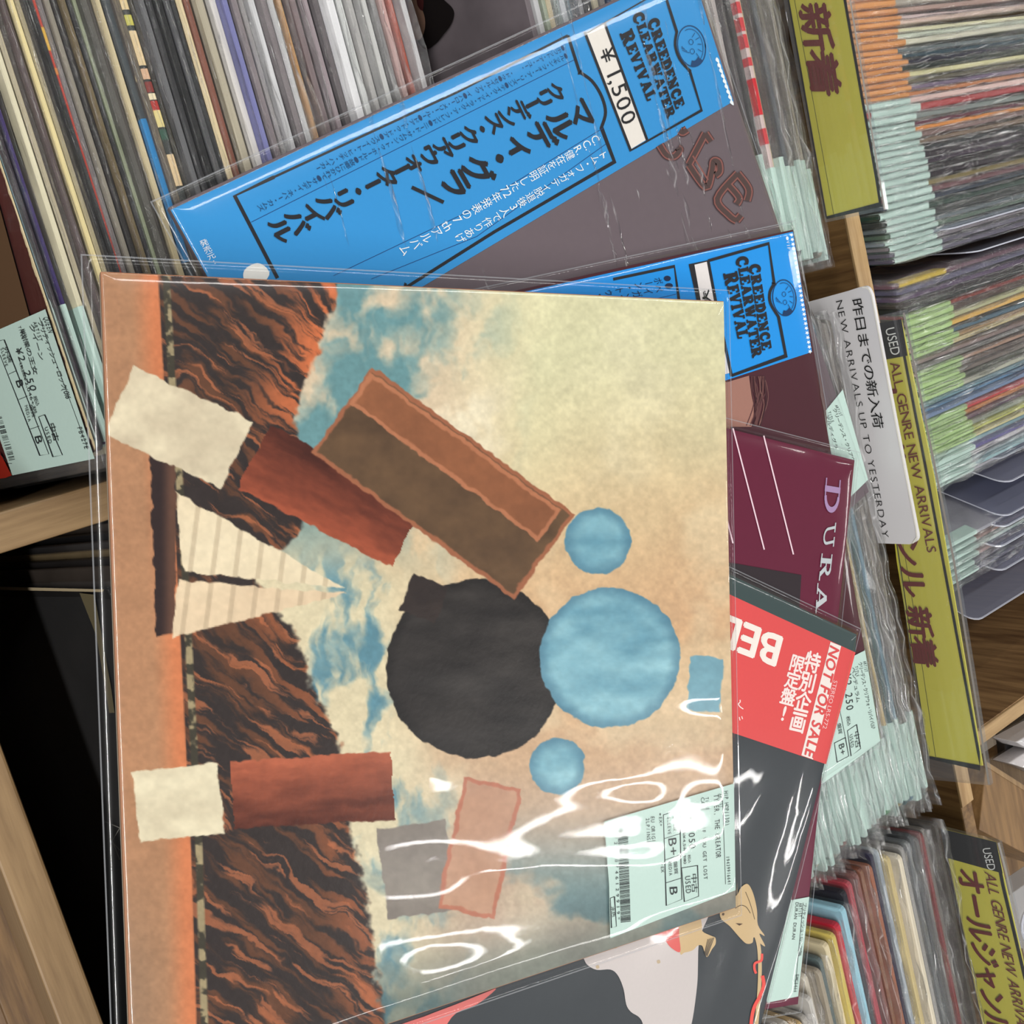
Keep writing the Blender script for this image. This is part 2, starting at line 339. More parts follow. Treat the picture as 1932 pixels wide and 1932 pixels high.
# ------------------------------------------------------------------ the record bins (oak)
ZB = -.345
def board(name, a, b, mat, parent, wdt=.0012):
    m = MB(); m.box(a, b); return bevelled(m.obj(name, mat, parent), wdt)
binA = empty('record_bin', (0, 0, ZB), 'oak record browser with cross dividers, filled with leaning records, nearest the viewer', 'record bin')
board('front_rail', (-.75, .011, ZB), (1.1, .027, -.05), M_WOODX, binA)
board('back_wall', (-.75, .5985, ZB), (1.1, .6115, -.042), M_WOODZ, binA)
tp = board('wall_cap', (-.75, .5980, -.0425), (.425, .6120, -.0405), M_CAP, binA, .0004)
for x in (-.3225, .0225, .3725, .7225):
    dm = MB(); pr_ = [(.027, ZB), (.5985, ZB), (.5985, -.13), (.52, -.12), (.44, -.05), (.027, -.05)]; k_ = len(pr_)
    dm.add([(x, y, z) for y, z in pr_]+[(x+.0165, y, z) for y, z in pr_], [tuple(range(k_-1, -1, -1)), tuple(range(k_, 2*k_))]+[(i, (i+1) % k_, (i+1) % k_+k_, i+k_) for i in range(k_)])
    bevelled(dm.obj('divider', M_WOODY, binA), .0012)
board('bottom_panel', (-.75, .011, ZB-.012), (1.1, .6115, ZB), M_WOODXd, binA)
binD = empty('record_bin', (0, .62, ZB), 'far oak record browser behind the oak wall, its records turned crosswise', 'record bin')
board('divider', (.3865, .6115, ZB), (.3985, 1.25, -.05), M_LIP, binD)
board('divider', (-.36, .6115, ZB), (-.345, 1.25, -.05), M_WOODY, binD)
m_ = MB(); m_.box((.3855, .612, ZB+.001), (.3863, 1.25, -.0515)); m_.obj('divider_facing', wood('oak_facing', 2, (150, 116, 76), (92, 64, 38), 12, 50), binD)
board('bottom_panel', (-.36, .6115, ZB-.012), (.3985, 1.25, ZB), M_WOODYd, binD)
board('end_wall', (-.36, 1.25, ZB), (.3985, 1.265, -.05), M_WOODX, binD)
# cupboard under the browser and the shop floor
und = empty('base_cabinet', (0, .1, -.9), 'brown base cabinet under the nearest record browser', 'cabinet')
board('cabinet_body', (-.75, -.01, -.9), (1.1, .6, ZB-.013), M_WOODXd, und); board('plinth_ledge', (-.75, -.16, -.9), (1.1, -.01, -.40), wood('brown_laminate', 0, (118, 92, 66), (98, 74, 52)), und)
fl = MB(); fl.box((-3, -3, -.92), (3, 4, -.9)); tag(fl.obj('floor', paper('floor_vinyl', (120, 108, 94), .6, .05, 20, 0)), kind='structure')

# ------------------------------------------------------------------ records standing in the bins
LP = .315
def cover_mesh():
    r = .0035; prof = [(0, 0), (LP, 0)]+[(LP-r+r*math.cos(a), LP-r+r*math.sin(a)) for a in np.linspace(0, math.pi/2, 4)]+[(r-r*math.sin(a), LP-r+r*math.cos(a)) for a in np.linspace(0, math.pi/2, 4)]
    n = len(prof); cx, cz = LP/2, LP/2; rings = [(-.5, .0005), (-.34, 0), (.34, 0), (.5, .0005)]; vs = []
    for y, ins in rings:
        for x, z in prof: vs.append((x+(ins if x < cx else -ins), y, z+(ins if z < cz else -ins)))
    fs = [tuple(range(n)), tuple(3*n+i for i in range(n-1, -1, -1))]
    for k in range(3):
        for i in range(n): j = (i+1) % n; fs.append((k*n+i, (k+1)*n+i, (k+1)*n+j, k*n+j))
    return mesh(vs, fs)
ME_COVER = cover_mesh(); ME_COVER.materials.append(M_EDGE)
def sleeve_mesh(seed, mat, amp=.0006, up=.0042):
    r = np.random.RandomState(seed); nx = 26; prof = [(-.62, .10), (-.60, .20), (-.60, .285), (-.60, .306), (-.58, LP), (-.36, LP+up*.72), (0, LP+up), (.36, LP+up*.72), (.58, LP), (.60, .306), (.60, .25)]
    vs = []; fs = []; m = len(prof)
    wob = np.cumsum(r.randn(nx))*.06; wob -= np.linspace(wob[0], wob[-1], nx)
    for i in range(nx):
        x = -.003+(LP+.010)*i/(nx-1); e = 1 if 0 < i < nx-1 else .35
        for k, (y, z) in enumerate(prof):
            top = max(0, (z-.29)/.03)
            vs.append((x, y*e+(r.randn()*.16+wob[i]*.8)*top*.5, z+r.randn()*amp*top))
    for i in range(nx-1):
        for k in range(m-1): a = i*m+k; fs.append((a, a+1, a+m+1, a+m))
    me = mesh(vs, fs, True); me.materials.append(mat); return me
ME_SLEEVES = [sleeve_mesh(i, M_SLEEVE) for i in range(5)]; ME_CRISP = [sleeve_mesh(50+i, M_SLEEVE2, .0012, .006) for i in range(5)]
def sticker_mesh(mat, side):
    """price sticker folded over the top edge of the card"""
    w_, h_ = .054, .066; x0 = LP-w_-.001 if side > 0 else .001; prof = [(-.57, LP-h_), (-.57, LP-.0004), (-.30, LP+.0006), (.30, LP+.0006), (.57, LP-.0004), (.57, LP-.010)]
    vs = [(x, y, z) for x in (x0, x0+w_) for y, z in prof]; n = len(prof)
    me = mesh(vs, [(i, i+1, n+i+1, n+i) for i in range(n-1)]); me.materials.append(mat); return me
ME_ST = {}
def stick(mat, side):
    if (mat.name, side) not in ME_ST: ME_ST[(mat.name, side)] = sticker_mesh(mat, side)
    return ME_ST[(mat.name, side)]
LABELLED = []
ORD = ['first', 'second', 'third', 'fourth', 'fifth', 'sixth', 'seventh', 'eighth', 'ninth', 'tenth', 'eleventh', 'twelfth']
def place_record(pos, lean, thick, rgb, wear, label, group, along='x', sticker=None, side=1, crisp=False, sleeve=True, yaw=0., over=1.0):
    """pos = foot of the record (start of its long edge); the record leans away by `lean`"""
    root = bpy.data.objects.new('record', None); COL.objects.link(root); root.empty_display_size = .02
    root.location = pos
    if along == 'x': root.rotation_euler = (-lean, 0, yaw)
    else:
        M = Matrix.Rotation(math.pi/2+yaw, 4, 'Z')@Matrix.Rotation(lean, 4, 'X'); root.rotation_euler = M.to_euler()
    tag(root, label, 'record', group); LABELLED.append(root)
    c = bpy.data.objects.new('record_cover', ME_COVER); COL.objects.link(c); c.parent = root; c.scale = (1, thick, 1); c.color = (*S(rgb), wear)
    if sleeve:
        q = bpy.data.objects.new('clear_sleeve', random.choice(ME_CRISP if crisp else ME_SLEEVES)); COL.objects.link(q); q.parent = root; q.scale = (1, (thick+.0007)*over, 1)
    if sticker is not None:
        q = bpy.data.objects.new('price_sticker', stick(sticker, side)); COL.objects.link(q); q.parent = root; q.scale = (1, thick+.0001, 1)
        q.location.x = random.uniform(-.004, .003)*side
    return root
NAMES = [((30, 30, 32), 'black'), ((70, 70, 72), 'dark grey'), ((120, 118, 116), 'grey'), ((160, 158, 156), 'light grey'), ((215, 215, 215), 'white'), ((205, 190, 150), 'cream'),
         ((150, 130, 100), 'tan'), ((95, 70, 50), 'brown'), ((60, 35, 30), 'dark brown'), ((180, 60, 50), 'red'), ((200, 120, 60), 'orange'), ((210, 190, 80), 'yellow'), ((120, 120, 80), 'olive'),
         ((140, 180, 120), 'green'), ((70, 120, 120), 'teal'), ((80, 140, 190), 'blue'), ((150, 190, 210), 'pale blue'), ((35, 40, 90), 'navy'), ((70, 55, 95), 'purple'), ((120, 90, 110), 'mauve'),
         ((110, 35, 50), 'maroon'), ((210, 150, 150), 'pink'), ((140, 145, 170), 'lilac')]
def colour_name(rgb): return min(NAMES, key=lambda n: sum((a-b)**2 for a, b in zip(n[0], rgb)))[1]
def row(entries, start, step_fn, foot_fn, where, back, tail=None):
    """entries: (thickness mm, rgb, wear, special word or None, sticker). Special ones are landmarks for the rest"""
    marks = [i for i, e in enumerate(entries) if e[3]]
    pos = start; seen = {}
    for i, e in enumerate(entries):
        th = e[0]/1000
        if e[3]: label = e[3]+' '+where; grp = None
        else:
            a = [m for m in marks if m < i]; b = [m for m in marks if m > i]
            lo = entries[a[-1]][3] if a else None; hi = entries[b[0]][3] if b else None
            short = lambda t: t.split(' ')[0].replace('-edged', '').replace('-faced', '')
            cn = colour_name(e[1]); 
            if lo and hi: mid = f'between the {short(lo)} and {short(hi)} ones'
            elif lo: mid = f'beyond the {short(lo)} one'
            elif hi: mid = f'before the {short(hi)} one'
            else: mid = 'packed'
            label = f'{cn}-edged record {mid} {where}'; grp = f'{cn} records {mid} {where}'
        pos2 = pos+th/2
        if back is not None:
            pos2 = back[i]; pit = min([abs(back[j]-back[i]) for j in (i-1, i+1) if 0 <= j < len(back)]); e = (min(e[0], pit*1000*.92), *e[1:]); foot_fn(pos2, i, e, label, grp); continue
        foot_fn(pos2, i, e, label, grp)
        pos = pos+th+step_fn(i)
    return pos

g = lambda v, d=0: (v+d, v, v-d)
# --- cell A, near part (photo: upper left, dark worn edges getting glossier to the right)
EA = [(3.2, (74, 30, 26), .62, 'maroon-faced record with torn cream edge, nearest of its row', 'mint'),
      (3.2, (120, 160, 170), .1, 'pale-blue-edged record with price sticker near the front', 'mint'), (2.6, (60, 44, 50), .1, None, 'mint'), (2.4, (44, 34, 44), .1, None, None),
      (3.0, (52, 38, 88), .2, 'purple-edged record near the front', 'mint'), (3.6, (205, 198, 170), .1, 'cream-edged thick record near the front', 'mint'), (4.6, (168, 158, 134), .1, None, None),
      (3.0, (58, 52, 50), .3, None, None), (2.6, (78, 66, 66), .3, None, None), (4.6, (218, 202, 150), .2, 'yellowish-cream thick record', 'mint'), (3.0, (150, 140, 112), .3, None, None),
      (2.6, (70, 66, 62), .3, None, None), (2.8, (38, 38, 40), .35, None, None), (4.4, (176, 58, 40), .15, 'red-edged record with a yellow worn patch', None), (2.6, (104, 100, 100), .2, None, None), (3.0, (130, 124, 112), .1, None, None),
      (3.2, (40, 38, 38), .3, None, None), (2.6, (96, 84, 60), .2, None, None), (3.0, (22, 22, 24), .1, None, None), (2.2, (150, 158, 130), .1, 'pale-green-edged thin record', None), (3.0, (80, 78, 74), .35, None, None),
      (2.8, (90, 84, 80), .35, None, None), (2.6, (188, 174, 140), .1, 'cream-striped record', None), (3.0, (70, 76, 80), .1, 'half-blue-edged record', None), (3.0, (66, 60, 58), .45, None, None),
      (3.8, (48, 52, 50), .3, 'black record with patchwork cream, green and red wear', None), (2.8, (36, 36, 36), .42, None, None), (2.6, (92, 92, 94), .3, None, None), (2.8, (46, 46, 48), .3, None, None), (3.0, (24, 24, 25), .2, None, None),
      (2.6, (70, 70, 72), .2, None, None), (2.6, (16, 16, 17), 0, None, None), (3.4, (38, 36, 36), .66, 'black record with long torn cream strip', None), (2.6, (118, 70, 56), .3, 'red-brown-edged worn record', None), (3.6, (164, 156, 136), .1, 'taupe-edged record', None),
      (3.6, (208, 204, 200), .1, 'silver-edged glossy record', None), (2.4, (110, 112, 160), .1, 'violet-edged record', None), (2.8, (128, 118, 120), .1, None, None), (2.6, (160, 156, 156), .1, None, None), (3.2, (200, 200, 202), .1, None, None),  # silver edge: white glare painted as the card colour
      (2.8, (118, 110, 112), .2, None, None), (2.8, (206, 206, 206), .1, None, None), (2.4, (188, 140, 76), .1, 'orange-edged thin record', None), (3.0, (120, 106, 108), .2, None, None), (2.6, (146, 134, 138), .1, None, None), (2.8, (98, 92, 94), .1, None, None),
      (4.0, (226, 226, 228), .1, 'bright white-edged record', None), (3.0, (206, 208, 206), .1, None, None), (2.8, (170, 168, 166), .1, None, None), (2.8, (192, 192, 190), .1, None, None), (2.8, (140, 138, 138), .1, None, None), (3.0, (198, 160, 154), .1, 'pink-edged record', None),  # bright white edge: glare off the folded sleeve tops painted as card colour
      (2.6, (186, 92, 70), .1, 'orange-red-edged record', None), (3.0, (190, 190, 192), .1, 'light-grey-edged record at the gap', None)]
MATS = {'mint': M_MINT, 'orange': M_ORANGE, 'green': M_GREEN, 'yellow': M_YELL, None: None}
YA = lambda x_, y_: flat(0)(x_, y_)[1]
ankI = [0, 1, 4, 5, 9, 13, 19, 22, 25, 32, 33, 34, 35, 36, 42, 46, 51, 53]
ankY = [.0895, YA(8, 318), YA(4, 215), YA(4, 100), YA(22, 0), YA(66, 0), YA(142, 0), YA(187, 0), YA(236, 0), YA(346, 0), YA(361, 0), YA(384, 0), YA(409, 0), YA(424, 0), YA(531, 0), YA(624, 0), YA(726, 0), YA(762, 0)]
posA = np.interp(np.arange(len(EA)), ankI, ankY)
FRONT_A = {}; REC = {}
def footA(y, i, e, label, grp, x1=.0085, lean0=None):
    lean = math.radians(12.2 if i < 20 else 11.0) if lean0 is None else lean0
    top = -.0005+random.uniform(-.0035, .0010) if i else .0
    H = LP*math.cos(lean)
    xj = random.uniform(-.003, .002) if i else 0
    r = place_record((x1-LP+xj, y-LP*math.sin(lean), top-H), lean, e[0]/1000, e[1], e[2], label, grp, sticker=MATS[e[4]], crisp=(y > .195 and random.random() < .85), yaw=random.uniform(-.004, .004) if i else 0)
    REC[('A', i)] = (r, e[0]/1000)
    if i == 0: FRONT_A['rec'] = r; FRONT_A['lean'] = lean; FRONT_A['y'] = y-e[0]/2000
    return r
row(EA, .0895, None, footA, 'in the upper left row', posA)
# --- the cover seen through the gap, then the rest of cell A
def pick(seq): return [(random.uniform(2.4, 3.8), c, random.choice([0, .1, .2, .35]), None, 'mint') for c in seq]
EA2 = [(3.4, (104, 96, 100), .0, 'mauve-faced record showing a black coat, seen through the gap', None)]
EA2 += pick([(176, 176, 178), (150, 160, 140), (190, 176, 146), (140, 150, 150), (206, 210, 216), (120, 140, 150), (90, 92, 98), (170, 170, 172), (60, 60, 64), (180, 172, 150), (130, 128, 128)])
EA2 += [(3, (40, 70, 110), .1, 'deep-blue-edged record', 'mint')]
EA2 += pick([(170, 168, 166), (80, 78, 80), (190, 186, 180), (120, 116, 116), (200, 200, 200), (66, 62, 62), (160, 140, 120), (186, 184, 182), (150, 148, 150), (90, 86, 88), (180, 180, 178), (190, 188, 184), (128, 120, 120), (172, 170, 170), (110, 106, 106), (176, 172, 168)])
EA2 += pick([(168, 160, 158), (84, 80, 82), (60, 58, 58), (44, 46, 50)]) + [(3.4, (200, 180, 178), .1, 'red-and-white-dashed record', 'mint')] + [(2.6, (204, 186, 150), .1, 'cream-edged thin record by the sign', 'mint')] + pick([(58, 60, 64), (78, 84, 90), (120, 116, 108), (104, 100, 92), (150, 144, 132), (96, 92, 84)])
sc2 = (.526-.3455)/(sum(e[0]+.8 for e in EA2)/1000); EA2 = [(e[0]*sc2, *e[1:]) for e in EA2]
def footA2(y, i, e, label, grp):
    lean = math.radians(11+3*i/len(EA2)); top = random.uniform(-.003, .001); H = LP*math.cos(lean)
    r = place_record((.0085-LP+random.uniform(-.003, .006), y-LP*math.sin(lean), top-H), lean, e[0]/1000, e[1], e[2], label, grp, sticker=MATS[e[4]] if i > 18 else None, crisp=i > 1 and random.random() < .6, yaw=random.uniform(-.004, .004) if i else 0)
    REC[('A2', i)] = (r, e[0]/1000)
    if i == 0: FRONT_A['gap'] = (r, lean, y-e[0]/2000, top)
row(EA2, .3455, lambda i: .0008*sc2, footA2, 'in the upper middle row', None)

# --- cell B: front record in the dark, and the far part beside the signs
EB0 = [(3.0, (26, 25, 25), .0, 'black-faced record with cream top edge, lying in shade', None), (2.4, (52, 46, 42), .5, None, None), (2.6, (30, 28, 28), .2, None, None), (2.4, (90, 78, 58), .3, None, None), (2.6, (34, 32, 34), .2, None, None), (2.8, (24, 24, 26), .1, None, None),
       (2.6, (60, 54, 50), .2, 'dark worn record sixth from the front', None)]
def footB0(y, i, e, label, grp):
    lean = math.radians(12.2); H = LP*math.cos(lean); top = -.030 if i == 0 else -.030+.004*min(i, 3)
    r = place_record((.0645+(0 if i == 0 else -.006-.003*i), y-LP*math.sin(lean), top-H), lean, e[0]/1000, e[1], e[2], label, grp, sleeve=(i in (0, 3)))
    if i == 0: FRONT_A['B'] = (r, lean, y-e[0]/2000, top)
row(EB0, .0825, lambda i: .0006, footB0, 'in the shaded left cell', None)
EB = [(3, (60, 60, 66), .1, None, 'mint'), (3, (70, 64, 70), .1, None, 'mint'), (3.0, (52, 60, 66), .1, None, 'mint'), (3, (150, 140, 120), .1, None, 'mint'), (3, (90, 40, 40), .1, None, 'mint'), (3, (60, 90, 70), .1, None, 'mint'), (3, (40, 40, 44), .1, None, 'mint'), (3, (170, 166, 150), .2, None, 'mint'),
      (3, (84, 70, 60), .1, None, 'mint'), (3, (120, 60, 50), .1, None, 'mint'), (3, (110, 120, 124), .1, None, 'mint'), (3, (64, 52, 80), .1, None, 'mint'), (3, (40, 60, 90), .1, None, 'mint'), (3, (190, 180, 150), .1, None, 'mint'), (3, (80, 80, 84), .1, None, 'mint'),
      (3, (140, 120, 96), .1, None, 'mint'), (3, (120, 112, 92), .3, None, 'mint'), (3, (180, 164, 130), .2, 'cream-edged record', 'mint'), (3.4, (92, 140, 100), .05, 'green-edged record', 'mint'), (3, (200, 190, 168), .1, None, 'mint'), (3.0, (26, 28, 30), .1, 'black-edged record with cream and yellow band', 'mint'), (2.2, (196, 176, 130), .05, None, 'mint'),
      (3.6, (64, 92, 98), .1, 'teal-edged record', 'mint'), (3.0, (110, 140, 156), .1, 'pale-blue-edged record', 'mint'), (3, (110, 104, 100), .1, None, 'mint'), (3, (140, 134, 128), .1, None, 'mint'), (2.8, (104, 94, 82), .1, None, 'mint')]
sc3 = (.5165-.3950)/(sum(e[0]+1.0 for e in EB)/1000); EB = [(e[0]*sc3, *e[1:]) for e in EB]
def footB(y, i, e, label, grp):
    lean = math.radians(13.5); top = random.uniform(-.003, .0008); H = LP*math.cos(lean); yv = y-.012*max(0, (1-i/ len(EB)))*0
    REC[('B', i)] = (None, 0); r = place_record((.0455+random.uniform(-.003, .004), yv-LP*math.sin(lean), top-H), lean, e[0]/1000, e[1], e[2], label, grp, sticker=MATS[e[4]], crisp=True, yaw=random.uniform(-.006, .006), over=1.25); REC[('B', i)] = (r, e[0]/1000)
row(EB, .3950, lambda i: .0010*sc3, footB, 'in the middle cell beside the signs', None)

# --- cell C (lower right)
EC = [(3, (120, 118, 120), .1, None, None), (3, (60, 60, 70), .1, None, None), (3, (80, 80, 84), .1, None, None), (3.4, (208, 202, 196), .1, None, None), (4, (214, 206, 194), .1, None, None), (3, (190, 160, 110), .5, 'tan torn-edged record', None), (3.2, (170, 166, 160), .1, None, None), (3.4, (188, 184, 178), .1, None, None), (3.6, (214, 206, 190), .1, 'white-cream tall record', None),
      (3, (150, 140, 124), .1, None, None), (3, (90, 104, 104), .1, None, None), (4.2, (208, 194, 160), .15, 'cream tall record', None), (3, (200, 180, 96), .1, 'yellow-edged record', None), (4.6, (184, 40, 58), .05, 'red-edged record', None), (4.4, (150, 196, 212), .1, 'sky-blue-edged record', None), (4.2, (34, 32, 40), .2, 'black tall record', None),
      (4, (170, 66, 76), .1, 'rose-red-edged record', None), (3.2, (120, 84, 80), .2, None, None), (3.2, (112, 58, 30), .45, 'rust-brown worn record', None), (3, (140, 90, 70), .3, None, None), (3.0, (36, 36, 60), .2, 'navy-blue tall record', None), (3.2, (150, 160, 168), .3, None, None), (3.8, (196, 178, 128), .1, 'sand-edged record', None),
      (4, (206, 196, 176), .1, None, None), (3.2, (150, 148, 146), .1, None, None), (3.6, (92, 96, 98), .1, None, None), (3.2, (70, 72, 74), .1, None, None), (3.0, (100, 98, 96), .1, None, None), (2.4, (120, 44, 44), .1, 'thin dark-red-edged record', None), (3, (110, 106, 100), .2, None, None), (3, (72, 68, 64), .2, None, None)]
sc4 = (.521-.335)/(sum(e[0]+1.7 for e in EC)/1000); EC = [(e[0]*sc4, *e[1:]) for e in EC]
XC = np.interp(np.arange(len(EC)), [0, 6, 8, 10, 12, 13, 15, 17, 20, 22, 30], [.425, .440, .420, .413, .402, .398, .386, .384, .377, .384, .386])
def footC(y, i, e, label, grp):
    lean = math.radians(12.5); top = random.uniform(-.006, .0008); H = LP*math.cos(lean)
    place_record((XC[i]+random.uniform(-.003, .003), y-LP*math.sin(lean), top-H), lean, e[0]/1000, e[1], e[2], label, grp, crisp=(i % 2 == 0), yaw=random.uniform(-.006, .006), over=1.2)
row(EC, .335, lambda i: .0017*sc4, footC, 'in the lower right cell', None)

# --- far bin D: records crosswise
DC = []
def dadd(c, st, n=1, sp=None, th=None, we=None):
    for k in range(n):
        cc = tuple(int(np.clip(v+random.uniform(-12, 12), 10, 240)) for v in c); DC.append((th or random.uniform(2.4, 3.6), cc, random.choice([0, .1, .2]) if we is None else we, sp if k == 0 else None, st))
O, Mi, Gr, Ye = 'orange', 'mint', 'green', 'yellow'
dadd((150, 140, 130), O, 2); dadd((196, 180, 164), O, 2); dadd((150, 120, 116), O, 1); dadd((210, 202, 186), O, 2, 'white-edged thick record'); dadd((170, 150, 140), O, 2); dadd((206, 184, 168), O, 2); dadd((200, 196, 176), O, 2); dadd((214, 208, 184), O, 1, 'pale-cream-edged record')
dadd((90, 100, 112), O, 1); dadd((24, 50, 76), O, 1, 'dark-blue-edged record'); dadd((40, 38, 42), O, 2); dadd((196, 184, 160), O, 1, 'cream-white-edged record'); dadd((90, 84, 88), O, 1); dadd((120, 92, 110), O, 1); dadd((200, 120, 84), O, 1, 'salmon-edged record')
dadd((206, 196, 176), Mi, 1); dadd((176, 70, 78), Mi, 1, 'crimson-and-cream-edged record', 4); dadd((128, 120, 112), Mi, 1); dadd((100, 44, 58), Mi, 1, 'wine-edged record'); dadd((206, 136, 70), Mi, 1, 'orange-edged record'); dadd((120, 110, 96), Mi, 2); dadd((44, 42, 48), Mi, 3); dadd((30, 30, 34), Mi, 2, 'jet-black-edged record'); dadd((120, 116, 70), Mi, 1)
dadd((110, 66, 62), Mi, 1); dadd((48, 46, 80), Mi, 1, 'indigo-edged record'); dadd((60, 58, 62), Mi, 2); dadd((110, 108, 112), Mi, 2); dadd((130, 128, 132), Mi, 2); dadd((100, 98, 108), Mi, 2)
nD_first = len(DC)
dadd((110, 96, 92), Ye, 1, 'record with a mustard sticker'); dadd((96, 90, 104), None, 2); dadd((60, 54, 66), None, 2); dadd((130, 60, 70), Gr, 1); dadd((80, 66, 74), Gr, 1); dadd((180, 168, 130), Gr, 1, 'pale-straw-edged record'); dadd((196, 176, 90), Gr, 1, 'yellow-edged record'); dadd((90, 110, 120), Gr, 1); dadd((170, 130, 110), Gr, 1); dadd((206, 190, 150), Gr, 1); dadd((120, 110, 104), None, 2); dadd((160, 130, 104), Gr, 1)
dadd((110, 106, 90), Gr, 2); dadd((70, 66, 66), Gr, 1); dadd((176, 168, 160), Gr, 1); dadd((96, 130, 156), None, 2, 'steel-blue-edged record'); dadd((110, 140, 170), None, 1); dadd((200, 70, 70), Gr, 1, 'bright red-edged record'); dadd((206, 140, 70), Gr, 1, 'amber-edged record'); dadd((90, 92, 110), Gr, 1); dadd((150, 146, 140), Gr, 1); dadd((190, 176, 90), Gr, 1, 'mustard-edged record'); dadd((200, 180, 140), Gr, 1)
dadd((140, 170, 190), Mi, 1, 'powder-blue-edged record'); dadd((90, 100, 140), Mi, 1); dadd((200, 196, 190), Mi, 1); dadd((150, 160, 168), Mi, 2); dadd((180, 176, 172), Mi, 1)
nD_sheet = len(DC)
x = -.170; ND = len(DC)
marksD = [i for i, e in enumerate(DC) if e[3]]
tot = sum(e[0]+1.0 for e in DC)/1000; kD = (.193+.170-.012)/tot
leanD = lambda X: math.radians(np.interp(X, [-.2, 0, .08, .2, .29], [3, 7, 10, 20, 27]))
def placeD(X, e, label, grp, i, crisp=True):
    lean = leanD(X); zt = ZB+LP*math.cos(lean)+.018 if X < .15 else ZB+LP*math.cos(lean)+.012
    zt = min(zt, -.030)+random.uniform(-.0022, .0012); Hh = LP*math.cos(lean)
    # local y points to -X, so a lean toward +X is a positive turn about the local x axis
    place_record((X-LP*math.sin(lean), .619+random.uniform(-.002, .006), zt-Hh), lean, e[0]/1000, e[1], e[2], label, grp, along='y', sticker=MATS[e[4]], side=-1, crisp=crisp, yaw=random.uniform(-.008, .008), over=1.3)
for i, e in enumerate(DC):
    e = (e[0]*kD, *e[1:]); X = x+e[0]/2000
    a = [m for m in marksD if m < i]; b = [m for m in marksD if m > i]; short = lambda t: t.split(' ')[0].replace('-edged', '').replace('-faced', '')
    if e[3]: lab, grp = e[3]+' in the crosswise far bin', None
    else:
        mid = (f'between the {short(DC[a[-1]][3])} and {short(DC[b[0]][3])} ones' if a and b else (f'beyond the {short(DC[a[-1]][3])} one' if a else f'before the {short(DC[b[0]][3])} one'))
        cn = colour_name(e[1]); stn = f'{e[4]}-stickered ' if e[4] else ''; lab = f'{cn} {stn}record {mid} in the crosswise bin'; grp = lab.replace('record', 'records')
    placeD(X, e, lab, grp, i); x += (e[0]+1.0*kD)/1000
    if i == nD_first-1: x += .012

def patches(key, items, py_of=None, name='printed_patch'):
    """colour fields printed on a card's top edge; items = (photo point start, photo point end, rgb)"""
    root, th = REC[key]; rx = root.location.x
    for a, b, rgb in items:
        x0 = float(np.clip(flat(0)(*a)[0]-rx, .001, LP-.001)); x1 = float(np.clip(flat(0)(*b)[0]-rx, .002, LP-.0005)); n = 7; m = MB(); pr = [(-.515*th, LP-.012), (-.515*th, LP-.0002), (-.34*th, LP+.0003), (.34*th, LP+.0003), (.515*th, LP-.0002)]
        xs = np.linspace(x0, x1, n); jag = lambda k: (random.uniform(-.25, .25)*th if 0 < k < n-1 else 0)
        vs = [(x_, y_, z_) for x_ in xs for y_, z_ in pr]; k_ = len(pr)
        m.add(vs, [(i*k_+j, i*k_+j+1, (i+1)*k_+j+1, (i+1)*k_+j) for i in range(n-1) for j in range(k_-1)])
        o = link(name, mesh(m.v, m.f), ink(rgb)); o.parent = root
patches(('A', 13), [((78, 48), (98, 92), (196, 156, 60)), ((108, 125), (112, 138), (190, 120, 60))])
patches(('A', 25), [((236, -8), (240, 16), (206, 184, 140)), ((240, 26), (248, 46), (176, 172, 80)), ((250, 56), (266, 122), (206, 184, 144)), ((268, 128), (276, 148), (196, 160, 130)), ((284, 152), (288, 172), (120, 50, 44)), ((290, 174), (294, 186), (214, 200, 166)), ((294, 188), (298, 206), (160, 50, 44)), ((298, 206), (308, 238), (206, 190, 130)), ((310, 242), (314, 262), (50, 80, 66)), ((318, 290), (334, 350), (200, 176, 138))])
patches(('A', 23), [((258, 224), (322, 500), (50, 122, 176))])
patches(('A2', 33), [((1376, 4), (1380, 26), (190, 70, 74)), ((1382, 34), (1386, 60), (190, 70, 74)), ((1388, 66), (1392, 92), (190, 70, 74)), ((1396, 110), (1398, 126), (190, 70, 74)), ((1403, 150), (1414, 220), (196, 48, 56)), ((1418, 246), (1424, 276), (190, 70, 74))])
patches(('B', 20), [((1640, 1114), (1643, 1130), (226, 220, 206)), ((1643, 1131), (1646, 1144), (214, 190, 80))])
